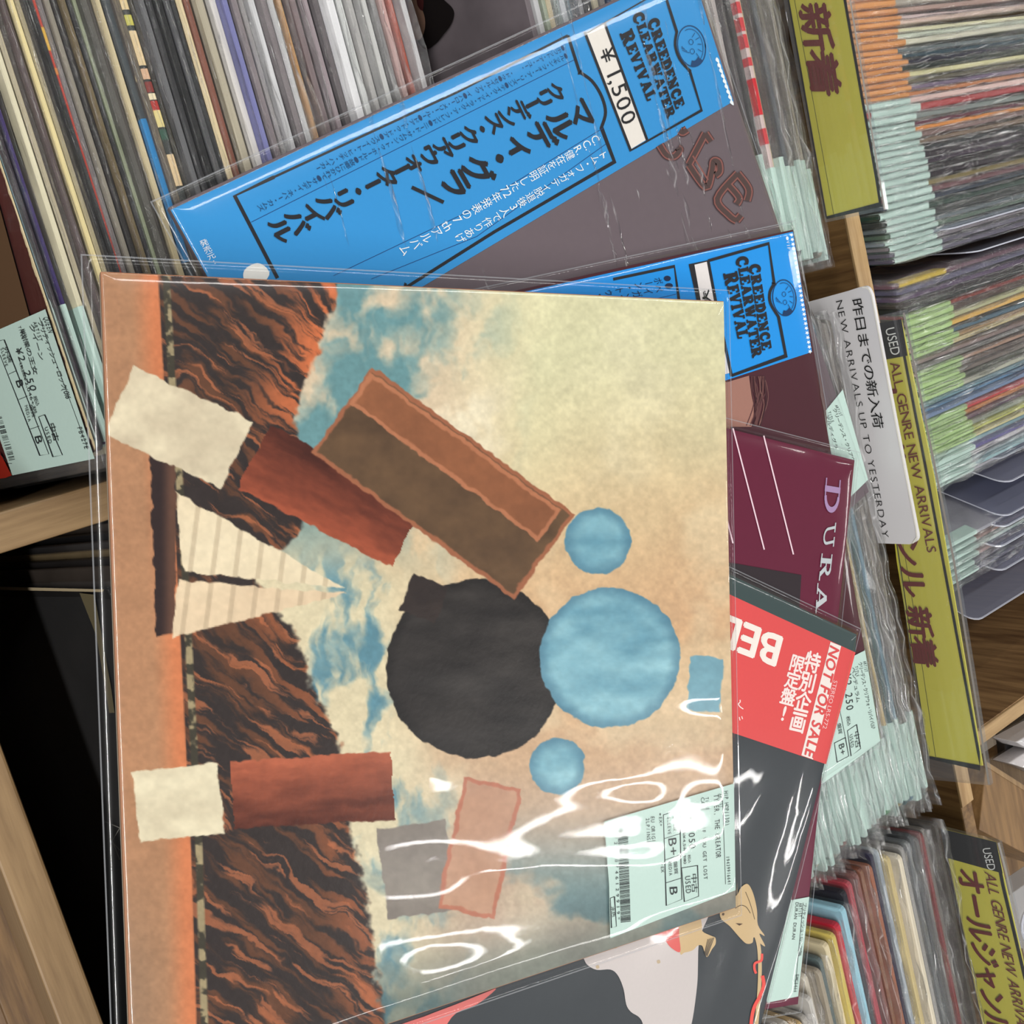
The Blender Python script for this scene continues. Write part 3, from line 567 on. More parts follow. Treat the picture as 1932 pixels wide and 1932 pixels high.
# ------------------------------------------------------------------ dividers of tinted plastic in the far bin
def plastic_sheet(X, zt, lean, y0, L, label, grp=None, bow=.0):
    root = empty('plastic_divider', (X, y0, zt-.3*math.cos(lean)), label, 'divider sheet', grp)
    m = MB(); n = 8; ns = 6; vs = []
    up = np.array([math.sin(lean), 0, math.cos(lean)]); nx = np.array([math.cos(lean), 0, -math.sin(lean)])
    top0 = np.array([X, y0, zt]); r = .010
    out = [(0, .3), (L, .3), (L, 0)]+[(r-r*math.sin(a), r-r*math.cos(a)) for a in np.linspace(0, math.pi/2, 5)]
    for th, off in ((0, 0), (1, .0010)):
        for y, d in out: vs.append(top0+np.array([0, y, 0])-up*d+nx*(off+bow*math.sin(math.pi*min(y/L, 1))*(1-d/.3)))
    k = len(out); m.add(vs, [tuple(range(k)), tuple(range(2*k-1, k-1, -1))]); m.obj('sheet', M_LILAC, root)
    e = MB(); e.add(vs, [(i, (i+1) % k, (i+1) % k+k, i+k) for i in range(k)]); e.obj('sheet_edge', M_LILACEDGE, root)
    # pale strip along the edge; the light it catches is put into its colour
    rim = MB()
    for i in range(2, k):
        a = vs[i]; b = vs[(i+1) % k]
        rim.add([a-nx*.0002, b-nx*.0002, b-up*.0009-nx*.0002, a-up*.0009-nx*.0002], [(0, 1, 2, 3)])
    rim.obj('bright_rim', M_LILACEDGE, root)
for (px, py, zt, lab) in ((1785, 432, -.024, 'lilac plastic divider sheet above the mustard sticker'), (1836, 475, -.026, 'lilac plastic divider sheet just below the mustard sticker'),
                          (1880, 868, -.032, 'lilac plastic divider sheet with long bright edge, uppermost of the bare ones'), (1898, 912, -.034, 'dark lilac plastic divider sheet, second of the bare ones'), (1895, 976, -.036, 'lilac plastic divider sheet with doubled edge, third of the bare ones'),
                          (1890, 997, -.035, 'lilac plastic divider sheet, fourth of the bare ones'), (1882, 1035, -.037, 'lilac plastic divider sheet, second last before the last mint stickers'), (1885, 1080, -.040, 'lilac plastic divider sheet with bright end above the last mint stickers')):
    p = flat(zt)(px, py); plastic_sheet(p[0], zt, float(leanD(p[0])), p[1], .30, lab, bow=.004)
for k in range(6):
    X = .238+k*.0058; placeD(X, (3.0, [(150, 150, 158), (130, 96, 84), (160, 176, 170), (150, 120, 116), (110, 108, 120), (96, 96, 116)][k], .1, None, 'mint'), 'mint-stickered record below the last lilac divider in the crosswise bin', 'last mint-stickered records of the crosswise bin', 900)
p = flat(-.05)(1905, 1150); plastic_sheet(p[0], -.06, math.radians(30), p[1]-.03, .30, 'dull lilac plastic divider sheet ending the crosswise row')

# ------------------------------------------------------------------ faces of the front records
def face_plane(lean, y_top, z_top): return Plane((0, y_top, z_top), (0, -math.cos(lean), math.sin(lean)))
MINT = (180, 203, 195); INKC = (44, 48, 50)
# record with the sticker seen flat, upper left
rA = FRONT_A['rec']; pA = face_plane(FRONT_A['lean'], FRONT_A['y']-.0006, 0)
for ch in list(rA.children):
    if ch.name.startswith('price_sticker'): bpy.data.objects.remove(ch)
q = Prints(pA, rA, .0004); C5 = crop(0, 450, 3.864)
def prints_done_rot(pr, root):
    bpy.context.view_layer.update(); inv = root.matrix_world.inverted()
    for (rgb, lv, name), b in pr.lay.items():
        if not b.v: continue
        o = link(name, mesh([inv@Vector(v) for v in b.v], b.f), ink(rgb)); o.parent = root
q.poly([(-60, 300), (-4, 380), (62, 620), (20, 640), (-60, 560)], (88, 66, 48), 1, 'printed_panel')
q.poly([C5(90, 1727), C5(690, 1605), C5(330, 515), C5(-90, 700), C5(-160, 1000)], MINT, 2, 'price_sticker')
q.poly([C5(0, 1560), C5(85, 1727), C5(40, 1745), C5(-60, 1760), C5(-200, 1600)], (150, 40, 28), 2, 'printed_panel')
def T5(t, a, b, c, **k): q.text(t, C5(*a), C5(*b), C5(*c), INKC, 4, **k)
T5('QUEEN', (312, 575), (352, 690), (352, 570), mono=.7); T5('ブリティッシュ・ロック(016', (268, 600), (480, 1170), (305, 592)); T5('PB427E', (560, 1375), (618, 1540), (592, 1368), mono=.7)
T5('ARTIST', (238, 610), (286, 752), (262, 604), mono=.7); T5('クイーン', (205, 620), (285, 880), (240, 612)); T5('TITLE', (128, 640), (160, 740), (148, 636), mono=.7); T5('戦慄の王女', (140, 660), (240, 985), (175, 650))
T5('¥2,250', (105, 800), (225, 1120), (150, 790), mono=.62); T5('税込', (235, 1150), (262, 1215), (262, 1145)); T5('税抜¥2,046+税', (135, 900), (250, 1270), (152, 890)); T5('B', (112, 1040), (128, 1092), (158, 1028)); T5('B', (250, 1446), (266, 1500), (296, 1436))
T5('盤質', (208, 1210), (232, 1300), (232, 1205)); T5('MEDIA', (178, 1220), (205, 1340), (198, 1212), mono=.7); T5('中古', (350, 1345), (388, 1470), (392, 1336)); T5('USED', (322, 1378), (356, 1500), (344, 1370), mono=.7); T5('外装', (20, 790), (60, 900), (48, 780)); T5('SLEEVE', (0, 800), (40, 940), (18, 790), mono=.7)
q.line([C5(285, 575), C5(640, 1535)], .7, INKC, 3)
for a in ([(280, 1300), (325, 1285), (455, 1580), (385, 1592)],): q.line([C5(*v) for v in a], 1.2, INKC, 3, closed=True)
q.line([C5(0, 745), C5(30, 738), C5(356, 1572), C5(290, 1583), C5(0, 850)], 1.2, INKC, 3)
for a, b in (((62, 990), (122, 962)), ((135, 1175), (200, 1148)), ((220, 1390), (286, 1368))): q.line([C5(*a), C5(*b)], 1.0, INKC, 3)
for k in range(34):
    t = k/33; x0, y0 = 30-0+100*t-100*.3, 1290+320*t
    if random.random() < .8: q.line([C5(x0-35, y0+6), C5(x0+8, y0-2)], random.choice([.7, 1.2, 1.7]), INKC, 3, 'barcode')
q.line([C5(0, 1570), C5(58, 1640), C5(86, 1640)], .9, INKC, 3)
prints_done_rot(q, rA)
# the cover showing in the gap: mauve ground, dark coat, hand
rG, lg, yg, tg = FRONT_A['gap']; pg = face_plane(lg, yg-.0012, tg); q = Prints(pg, rG, .0002)
for o_ in list(rG.children):
    if o_.name.startswith('clear_sleeve'): bpy.data.objects.remove(o_)
q.poly(smooth_line([(785, -40), (812, -25), (838, 0), (856, 20), (852, 44), (836, 66), (820, 84), (800, 92), (780, 60), (776, 0)], 5, True), (22, 18, 18), 1)
q.poly(smooth_line([(776, -20), (790, 5), (800, 28), (802, 50), (796, 70), (786, 74), (770, 50)], 5, True), (128, 100, 84), 2)
q.poly(smooth_line([(795, -20), (799, 0), (797, 20), (787, 8), (786, -20)], 5, True), (60, 26, 26), 3)
prints_done_rot(q, rG)
# black record in the shade: the scrawl and worn margins
rB, lb, yb, tb = FRONT_A['B']; pb = face_plane(lb, yb-.0012, tb); q = Prints(pb, rB, .0003)
q.poly([(0, 1107), (196, 1112), (194, 1117), (0, 1113)], (150, 136, 110), 1); q.poly([(150, 1119), (178, 1122), (210, 1300), (216, 1345), (206, 1345), (182, 1200)], (88, 80, 60), 1)
q.line([(198, 1550), (226, 1562), (212, 1586), (226, 1622)], 1.4, (120, 118, 112), 1); q.line([(210, 1560), (208, 1585), (226, 1604)], 1.2, (120, 118, 112), 1)
prints_done_rot(q, rB)

# ------------------------------------------------------------------ standing signs between the bins
YEL = (206, 197, 78); DRED = (112, 44, 40); BLK = (30, 30, 30)
def sign_root(label, x): return empty('divider_sign', (x, .5315, -.2), label, 'sign')
def acrylic(pl, pts, root, name='clear_holder', mat=None, dy=.0035):
    m = MB(); f = [pl(*p) for p in pts]; b = [v+np.array([0, dy, 0]) for v in f]; n = len(f); m.add(f+b, [tuple(range(n)), tuple(range(2*n-1, n-1, -1))]+[(i, (i+1) % n, (i+1) % n+n, i+n) for i in range(n)]); return m.obj(name, mat or M_ACRYL, root)
def card(pl, pts, root, name, mat, dy=.0008):
    m = MB(); f = [pl(*p)+np.array([0, .001, 0]) for p in pts]; b = [v+np.array([0, dy, 0]) for v in f]; n = len(f); m.add(f+b, [tuple(range(n)), tuple(range(2*n-1, n-1, -1))]+[(i, (i+1) % n, (i+1) % n+n, i+n) for i in range(n)]); return m.obj(name, mat, root)
PS = Plane((0, .5315, 0), (0, -1, 0)); M_YCARD = paper('yellow_card', YEL, .45, .03, 60, 0); M_RIM = plastic('bright_edge', .45, .25, .1)
PSc = Plane((0, .5325, 0), (0, -1, 0))
# sign 1
s1 = sign_root('yellow hanging sign with black border at the top, only its two last characters in view', -.15)
acrylic(PS, [(1420, -300), (1478, 0), (1557, 420), (1669, 396), (1604, 0), (1558, -290)], s1)
card(PS, [(1429, -300), (1487, 0), (1559, 412), (1657, 389), (1590, 0), (1540, -290)], s1, 'yellow_card', M_YCARD)
q = Prints(PSc, s1, .0003); q.line([(1594, -100), (1594, 0), (1654, 340), (1661, 386), (1559, 411)], 5, BLK, 1); q.line([(1487, 0), (1520, 190), (1559, 411)], 2, BLK, 1); q.line([(1499, 0), (1536, 200), (1573, 405)], .8, (90, 90, 50), 1)
q.text('新着', (1504, 2), (1530, 166), (1560, -2), DRED, 3, G_BOLD); q.done()
rim = Prints(PS, s1, .0002); rim.line([(1558, -290), (1604, 0), (1669, 396)], 3, (176, 168, 160), 1, 'holder_edge'); rim.done()
# sign 2
s2 = sign_root('yellow sign band behind the silver new arrivals card, reading all genre', .2)
acrylic(PS, [(1640, 600), (1705, 586), (1800, 1060), (1868, 1482), (1748, 1470), (1700, 1100)], s2)
card(PS, [(1648, 612), (1698, 604), (1760, 900), (1852, 1446), (1751, 1429), (1690, 1060), (1672, 900)], s2, 'yellow_card', M_YCARD)
q = Prints(PSc, s2, .0003); q.poly([(1650, 611), (1701, 602), (1712, 671), (1668, 679)], BLK, 2)
q.line([(1700, 640), (1746, 880), (1800, 1170), (1846, 1420), (1849, 1449), (1752, 1429)], 5, BLK, 1); q.line([(1672, 900), (1700, 1075), (1751, 1429)], 1.5, BLK, 1); q.line([(1692, 960), (1718, 1110), (1766, 1432)], .8, (90, 90, 50), 1)
q.text('USED', (1670, 621), (1682, 671), (1687, 617), (232, 232, 226), 4); q.text('ALL GENRE NEW ARRIVALS', (1679, 685), (1750, 1043), (1696, 680), DRED, 4, track=.075)
q.text('オールジャンル 新着', (1640, 700), (1724, 1247), (1686, 692), DRED, 4, G_BOLD); q.done()
rim = Prints(PS, s2, .0002); rim.line([(1705, 590), (1800, 1060), (1866, 1480)], 4, (150, 144, 138), 1, 'holder_edge'); rim.done()
# sign 3
s3 = sign_root('yellow and black sign in the lower right corner with slanted lettering', .55)
acrylic(PS, [(1774, 1563), (1884, 1590), (1990, 2040), (1900, 2120)], s3)
card(PS, [(1776, 1566), (1877, 1591), (1980, 2040), (1892, 2120)], s3, 'yellow_card', M_YCARD)
q = Prints(PSc, s3, .0003); q.poly([(1774, 1563), (1880, 1589), (1892, 1648), (1784, 1618)], BLK, 2); q.line([(1879, 1600), (1892, 1670), (1990, 2080)], 6, BLK, 1); q.line([(1785, 1618), (1890, 2110)], 1.5, BLK, 1)
q.text('USED', (1853, 1601), (1864, 1642), (1867, 1596), (226, 226, 222), 4, shear=.3); q.text('ALL GENRE NEW ARRIVALS', (1857, 1644), (1924, 1955), (1877, 1646), DRED, 4, shear=.3, track=.075)
q.text('オールジャンル 新着', (1803, 1634), (1880, 2040), (1851, 1640), DRED, 4, G_BOLD); q.done()
rim = Prints(PS, s3, .0002); rim.line([(1884, 1590), (1897, 1640), (1990, 2040)], 4, (176, 172, 168), 1, 'holder_edge'); rim.done()
# silver card
PW = Plane((0, .5225, 0), (0, -1, 0)); PWc = Plane((0, .5225, 0), (0, -1, 0))
wc = empty('divider_card', (.13, .5225, -.1), 'silver grey new arrivals card with rounded corners in front of the yellow sign', 'sign')
M_SILV = paper('silver_card', (214, 212, 214), .35, .02, 40, 0, .3)
pts = [(1524, 570)]+smooth_line([(1600, 549), (1626, 541), (1637, 543), (1644, 556)], 4)+[(1690, 800)]+smooth_line([(1728, 995), (1731, 1012), (1728, 1022), (1716, 1027)], 4)+[(1657, 1025), (1600, 830), (1560, 650)]
m = MB(); f = [PW(*p) for p in pts]; b = [v+np.array([0, .0025, 0]) for v in f]; n = len(f); m.add(f+b, [tuple(range(n)), tuple(range(2*n-1, n-1, -1))]+[(i, (i+1) % n, (i+1) % n+n, i+n) for i in range(n)]); m.obj('card', M_SILV, wc)
q = Prints(PW, wc, .0003); q.line(smooth_line([(1626, 542), (1637, 544), (1644, 557)], 3)+[(1690, 800), (1728, 998), (1730, 1014), (1722, 1025)], 2.5, (236, 232, 222), 1, 'pale_edge')
q.text('昨日までの新入荷', (1605, 563), (1647, 804), (1625, 559), BLK, 3); q.text('NEW ARRIVALS UP TO YESTERDAY', (1577, 569), (1665, 1014), (1589, 566), BLK, 3, G_THIN, track=.2); q.done()
# ------------------------------------------------------------------ corner beyond the signs (lower right)
sh = empty('low_shelf', (.46, .68, -.3), 'brown oak shelf box set askew in the lower right corner, beyond the oak wall', 'shelf')
def at(px, py, z): return flat(z)(px, py)
def quadslab(name, pxs, z0, z1, mat, parent):
    m = MB(); m.slab([at(x_, y_, z1) for x_, y_ in pxs], z0, z1); return bevelled(m.obj(name, mat, parent), .0008)
quadslab('shelf_board', [(1862, 1436), (2010, 1530), (2010, 1650), (1848, 1566)], -.16, -.0555, wood('oak_shelf', 0, (136, 104, 66), (96, 70, 42), 12), sh)
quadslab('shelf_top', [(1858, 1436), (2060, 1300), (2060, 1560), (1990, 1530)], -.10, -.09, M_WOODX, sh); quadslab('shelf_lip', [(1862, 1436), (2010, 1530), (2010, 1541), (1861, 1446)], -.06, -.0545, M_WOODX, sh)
quadslab('shelf_brace', [(1850, 1552), (1906, 1560), (1880, 1592), (1860, 1600)], -.12, -.07, M_WOODY, sh)
quadslab('shelf_floor', [(1840, 1500), (2300, 1500), (2400, 2100), (1900, 2200)], -.32, -.31, M_WOODXd, sh)
def parcel(pxs, z0, z1, rgb, label, rough=.3):
    r = empty('wrapped_box', (at(*pxs[0], z1)), label, 'package'); o = quadslab('box', pxs, z0, z1, paper('box_paper', rgb, rough, .03), r); bevelled(o, .003)
    s_ = MB(); c = np.mean([at(*p_, z1) for p_ in pxs], axis=0); s_.slab([c+(at(*p_, z1)-c)*1.04 for p_ in pxs], z0-.001, z1+.0015); s_.obj('clear_wrap', M_SLEEVE2, r); return r
parcel([(1893, 1385), (1990, 1310), (1990, 1440), (1900, 1438)], -.09, -.082, (24, 24, 26), 'black plastic-wrapped flat package at the right edge')
parcel([(1917, 1400), (1990, 1360), (1990, 1425), (1935, 1411)], -.081, -.060, (205, 202, 204), 'white box corner at the right edge, upper of the two')
parcel([(1903, 1440), (1990, 1385), (1990, 1475), (1942, 1452)], -.081, -.066, (196, 190, 190), 'white box corner at the right edge, lower of the two')
cs = empty('clear_case', at(1950, 1720, -.15), 'grey clear plastic case with round moulding in the dark lower right corner', 'case')
quadslab('case_body', [(1903, 1690), (1990, 1630), (2040, 1790), (1925, 1790)], -.17, -.15, plastic('case_plastic', .5, .15, .1, hazecol=(.55, .55, .56)), cs)
t = MB(); c = at(1948, 1742, -.149); rr = .016; n = 28
vs = [(c[0]+(rr+dr)*math.cos(2*math.pi*i/n), c[1]+(rr+dr)*math.sin(2*math.pi*i/n), -.149+dz) for dr, dz in ((0, 0), (.0015, .0015), (.003, 0)) for i in range(n)]
t.add(vs, [(k*n+i, k*n+(i+1) % n, (k+1)*n+(i+1) % n, (k+1)*n+i) for k in range(2) for i in range(n)]); t.obj('round_moulding', M_LILACEDGE, cs)
# ------------------------------------------------------------------ records lying fanned out on top
def bil(c, s, t): return c[0]*(1-s)*(1-t)+c[1]*s*(1-t)+c[2]*s*t+c[3]*(1-s)*t
def grid_sheet(c, ztop, zmid, margin, wr, nu=150, nv=150, roll=.013):
    W = np.linalg.norm(c[1]-c[0]); H = np.linalg.norm(c[3]-c[0])
    def lin(n, L):
        e = np.array([-margin, -margin+.0006, -margin*.6, -margin*.25, 0, .0007, .0015, .0025, .0035, .005, .0065, .008]); mid = np.linspace(.010, L-.010, n); return np.concatenate([e, mid, (L-e)[::-1]])
    us = lin(nu, W); vs_ = lin(nv, H); U, V = np.meshgrid(us, vs_, indexing='ij')
    s = (U/W)[..., None]; t = (V/H)[..., None]
    XY = c[0]*(1-s)*(1-t)+c[1]*s*(1-t)+c[2]*s*t+c[3]*(1-s)*t
    d = np.minimum(np.minimum(U, W-U), np.minimum(V, H-V))
    k = np.clip((d+margin*.35)/(.0016+margin*.35), 0, 1); Z = zmid+(ztop-zmid)*np.sqrt(np.clip(1-(1-k)**2, 0, 1))
    kb = np.clip(d/roll, 0, 1); Z = Z+.0014*(1-(1-kb)**2)*(d > 0)
    Z = Z+np.maximum(wr(U, V, W, H), -.0002 if False else 0)*sstep(-.001, .004, d)
    nU, nV = U.shape; P3 = np.concatenate([XY[..., :2], Z[..., None]], 2).reshape(-1, 3)
    idx = np.arange(nU*nV).reshape(nU, nV)
    fs = np.stack([idx[:-1, :-1], idx[1:, :-1], idx[1:, 1:], idx[:-1, 1:]], -1).reshape(-1, 4)
    return P3, fs
def np_mesh(P3, fs, smooth=True):
    me = bpy.data.meshes.new('m'); me.vertices.add(len(P3)); me.vertices.foreach_set('co', P3.astype(np.float32).ravel())
    me.loops.add(len(fs)*4); me.loops.foreach_set('vertex_index', fs.astype(np.int32).ravel()); me.polygons.add(len(fs))
    me.polygons.foreach_set('loop_start', np.arange(0, len(fs)*4, 4, dtype=np.int32))
    me.polygons.foreach_set('use_smooth', np.full(len(fs), smooth)); me.update(calc_edges=True); me.validate(); return me
def flat_record(pxs, ztop, th, rgb, label, wr, margin=.005, gap=.0011, side=None, sheet=M_TOP, roll=.013):
    c = [flat(ztop)(*p) for p in pxs]; mid = sum(c)/4
    root = empty('record', (mid[0], mid[1], ztop-th), label, 'record', None)
    top = MB(); top.slab(c, ztop-th*.45, ztop); o = top.obj('front_cover', paper('cover_card', rgb, .42, .05, 220, .12), root); bevelled(o, .0004)
    bot = MB(); cc = sum(c)/4; bot.slab([cc+(q-cc)*.9985 for q in c], ztop-th, ztop-th*.5); o = bot.obj('back_cover', paper('back_card', side or rgb, .5, .05, 220, 0), root); bevelled(o, .0004)
    P3, fs = grid_sheet(c, ztop+gap, ztop-th*.5, margin, wr, roll=roll); P3 = P3-np.array(root.location)
    me = np_mesh(P3, fs); sl = link('outer_sleeve', me, sheet, root)
    W = MB(); C0 = [cc+(q-cc)*(1+2*margin/.315*.98) for q in c]; C1 = [cc+(q-cc)*(1+2*(margin-.0007)/.315) for q in c]; zz = ztop-th*.5+.0001
    for i in range(4):
        j = (i+1) % 4; W.add([(*C0[i][:2], zz), (*C0[j][:2], zz), (*C1[j][:2], zz), (*C1[i][:2], zz)], [(0, 1, 2, 3)])
    W.obj('sleeve_seam', M_SEAM, root)
    return root, c
BLUE = (48, 134, 194); INKD = (34, 34, 38); MAUVE = (98, 87, 92)
calm = lambda a, f, sd: (lambda U, V, W, H: a*.35*(1.2+np.sin(U/f*1.7+sd)*np.cos(V/f*.6+.7*sd)+.5*np.sin((U+.6*V)/f*2.9+2*sd)))

# 1 -- grey-mauve cover with the long blue band, at the bottom of the fan
r1, c1 = flat_record([(318, 391), (1303, -68), (1640, 928), (957, 1552)], .0062, .0040, MAUVE, 'mauve-grey record with a long blue Japanese band, lying at the top of the fanned pile', calm(.0006, .05, 3), roll=.014)
pl = flat(.0062); q = Prints(pl, r1, .0003)
obi = [(318, 391), (600, 262), (900, 122), (1303, -68), (1345, 40), (1384, 191), (1310, 232), (1100, 352), (855, 500), (600, 650), (480, 715)]
q.poly([(322, 396), (1303, -62), (1384, 191), (500, 718)], BLUE, 0, 'paper_band')
K3 = crop(700, 0, 3.864); K2 = crop(300, 0, 3.22); K4 = crop(1100, 0, 4.83)
# heavy frame around the titles
q.line([K2(720, 1690), K2(460, 1190), K2(700, 1075)], 7, INKD, 1); q.line([K2(700, 1075), (860, 175), K3(1435, 258)], 4.5, INKD, 1)
q.line([K3(1435, 258), K3(1520, 525)]+smooth_line([K3(1520, 525), K3(1610, 590), K3(1680, 700), K3(1710, 820), K3(1680, 930)], 5)+[K3(1775, 1180), K3(1500, 1340), K3(900, 1690), (757, 548), K2(1500, 1720)], 6, INKD, 1)
q.line([K2(560, 1350), K2(1932, 660), K3(1480, 437)], 1.1, (30, 60, 110), 1); q.line([K2(1060, 1675), (878, 402), K3(1690, 935)], 1.1, (30, 60, 110), 1); q.line([K2(1290, 1695), (900, 446), K3(1712, 1050)], 1.1, (30, 60, 110), 1)
# title columns
q.column('マルディ・グラ', (1097, 214), (860, 345), (13, 25), INKD, 2, G_HEAVY, 1.08); q.line([K3(297, 1365), K3(530, 1475)], 7, INKD, 2)
q.column('クリーデンス・クリアウォーター・リバイバル', (1049, 174), (531, 434), (9, 19), INKD, 2, G_HEAVY, 1.12)
q.column('●ルッキン・フォー・ア・リーズン●テイク・イット・ライク・ア・フレンド●ニード・サムワン・トゥ・ホールド●故郷にひかれて●サムデイ・ネバー・カムズ', (1068, 106), (492, 392), (3, 6), (30, 60, 96), 2)
q.column('●ホワット・アー・ユー・ゴナ・ドゥ●セイル・アウェイ●ハロー・メリー・ルー●ドア・トゥ・ドア●スウィート・ヒッチ・ハイカー', (1062, 91), (601, 317), (3, 6), (30, 60, 96), 2)
WH = (218, 224, 226)
q.column(['C.', 'C.', 'R.', *'健在を証明した', '72', *'年発表の7', 'th', *'アルバム'], (1124, 264), (765, 471), (4, 7.5), WH, 2, G_REG, .95)
q.column('トム・フォガティ脱退後3人で作りあげ', (1138, 292), (869, 449), (4, 7.5), WH, 2, G_REG, .95)
q.column('発売元:ビ', (385, 458), (411, 507), (7, -3), WH, 2, G_REG, .95)
q.poly(smooth_line([K2(585, 1600), K2(640, 1615), K2(670, 1670), K2(600, 1740), K2(520, 1700), K2(520, 1640)], 4, True), (228, 226, 220), 2, 'round_seal')
# price panel, frame, logo
q.poly([(1106, 60), (1141, 44), (1219, 264), (1191, 281)], (214, 208, 200), 1, 'price_panel'); q.line([(1103, 60), (1190, 284), (1324, 208), (1302, 135)]+smooth_line([(1302, 134), (1283, 112), (1274, 85), (1277, 60)], 4)+[(1258, 0)], 5, INKD, 2)
q.line([(1141, 44), (1221, 264)], 5, INKD, 2); q.text('¥', (1131, 118), (1145, 120), (1155, 92), (30, 30, 32), 3); q.line([(1108, 62), (1220, -2)], 2.5, INKD, 2)
q.lay[((30, 30, 32), 3, 'lettering')] = MB(); q.text('¥ 1,500', (1130, 96), (1176, 238), (1156, 84), (30, 30, 32), 3, track=.14)
slab_text(q, 'CREEDENCE', (1222, 40), (1276, 208), (1239, 31), INKD, 3, 1.15, 1.28); slab_text(q, 'CLEARWATER', (1194, 27), (1260, 226), (1210, 20), INKD, 3, 1.2, 1.28); slab_text(q, 'REVIVAL', (1171, 63), (1222, 193), (1189, 54), INKD, 3, 1.25, 1.28)
def emblem(q, cx, cy, rx, ry, rot, rgb, lv=3):
    def pt(a, r1=1, r2=1): x_, y_ = rx*r1*math.cos(a), ry*r2*math.sin(a); return (cx+x_*math.cos(rot)-y_*math.sin(rot), cy+x_*math.sin(rot)+y_*math.cos(rot))
    q.line([pt(a) for a in np.linspace(0, 2*math.pi, 33)[:-1]], 1.8, rgb, lv, 'round_seal', True); q.line([pt(a, .82, .84) for a in np.linspace(-1.9, 1.7, 20)], 1.0, rgb, lv, 'round_seal')
    q.poly([pt(a) for a in np.linspace(.9, 1.9, 8)]+[pt(a, .5, .72) for a in np.linspace(1.9, .9, 8)], rgb, lv, 'round_seal')
    for k in range(4): q.line([pt(2.5+k*.25, .3+.12*k, .5), pt(2.9+k*.22, .75, .5-.1*k)], .9, rgb, lv, 'round_seal')
    for k in (-.2, .25): q.line([pt(a, .15, .12) if False else (pt(a, .16, .13)[0]+rx*k*.2, pt(a, .16, .13)[1]+ry*k) for a in np.linspace(0, 2*math.pi, 12)[:-1]], .9, rgb, lv, 'round_seal', True)
    for k in range(5): q.line([pt(-1.2+k*.55, .45, .45), pt(-1.0+k*.5, .75, .72)], 1.0, rgb, lv, 'round_seal')
emblem(q, 1305, 87, 26, 39, -.18, (24, 60, 100))
for k in range(9): q.poly(smooth_line([(1352+k*3.4, 108+k*10), (1356+k*3.4, 112+k*10), (1357+k*3.4, 119+k*10), (1350+k*3.4, 114+k*10)], 2, True), (222, 228, 230), 1, 'star')
# ornate letters on the cover
for pts in ([K4(700, 1320), K4(760, 1410), K4(830, 1425), K4(880, 1370), K4(862, 1345)], [K4(880, 1190), K4(910, 1205), K4(950, 1180)],
            [K4(1115, 1215), K4(965, 1500)], [K4(1115, 1215), K4(1165, 1290)], [K4(965, 1500), K4(1120, 1705), K4(1175, 1560), K4(1190, 1470), K4(1235, 1480), K4(1245, 1560), K4(1205, 1600)],
            [K4(1410, 1580), K4(1225, 1810), K4(1330, 1960), K4(1400, 2010)], [K4(1410, 1580), K4(1510, 1720), K4(1495, 1830)], [K4(1330, 1690), K4(1420, 1800), K4(1400, 1860)], [K4(1400, 2010), K4(1440, 1960)]):
    s_ = smooth_line(pts, 5) if len(pts) > 2 else pts
    q.line(s_, 17, (64, 44, 46), 1, 'ornate_letter'); q.line(s_, 14, (126, 80, 74), 2, 'ornate_letter'); q.line(s_, 8.5, (74, 58, 56), 3, 'ornate_letter')
q.line([K4(1000, 1420), K4(1140, 1640)], 3, (126, 80, 74), 4, 'ornate_letter')
# its green-white price sticker, showing beside the second record
def sticker(q, pts, lv=1, name='price_sticker'): q.poly(pts, MINT, lv, name)
sticker(q, [(1552, 782), (1590, 735), (1638, 905), (1566, 975), (1560, 900)], 2)
Kb = crop(1250, 400, 4.293)
q.text('ARTIST', Kb(1395, 1565), Kb(1440, 1655), Kb(1415, 1560), INKC, 4, mono=.7); q.text('クリーデンス・クリアウ', Kb(1375, 1590), Kb(1530, 2020), Kb(1405, 1580), INKC, 4); q.text('TITLE', Kb(1338, 1620), Kb(1370, 1710), Kb(1360, 1612), INKC, 4, mono=.7); q.text('マルディグラ', Kb(1318, 1640), Kb(1395, 1915), Kb(1345, 1632), INKC, 4)
q.done()

# 2 -- second blue-banded record, dark red-brown photograph
r2, c2 = flat_record([(530, 645), (1497, 433), (1661, 1398), (864, 1910)], .0102, .0038, (70, 34, 42), 'dark red-brown record with a blue band, tucked under the big painted cover on the right', calm(.0004, .05, 5))
pl = flat(.0102); q = Prints(pl, r2, .0003)
B2 = (28, 138, 216)
q.poly([(600, 636), (1250, 493), (1496, 437), (1532, 664), (1250, 757), (900, 870)], B2, 0, 'paper_band'); Kc = Kb
q.line([Kc(-400, 545), Kc(96, 440), Kc(130, 690), Kc(160, 900)], 5.5, INKD, 1); q.line([Kc(-300, 760), Kc(110, 665)], 1.0, (30, 60, 110), 1)
q.column('●ペイガン・ベイビー', Kc(55, 600), Kc(-760, 800), (2.6, 6), (24, 40, 70), 2); q.column('●ボーン・トゥ・ムーブ', Kc(42, 540), Kc(-760, 730), (2.6, 6), (24, 40, 70), 2)
q.poly([Kc(240, 425), Kc(370, 395), Kc(560, 1300), Kc(440, 1330)], (216, 210, 208), 1, 'price_panel')
q.line([Kc(560, 1330), Kc(430, 720), Kc(370, 395), Kc(235, 425), Kc(330, 900)], 5.5, INKD, 2); q.line([Kc(370, 395), Kc(860, 255), Kc(905, 580)]+smooth_line([Kc(905, 580), Kc(870, 650), Kc(875, 740), Kc(940, 850)], 4)+[Kc(1000, 1165), Kc(560, 1325)], 5.5, INKD, 2)
q.text('¥1,500', Kc(312, 640), Kc(430, 1160), Kc(372, 622), (26, 26, 28), 3)
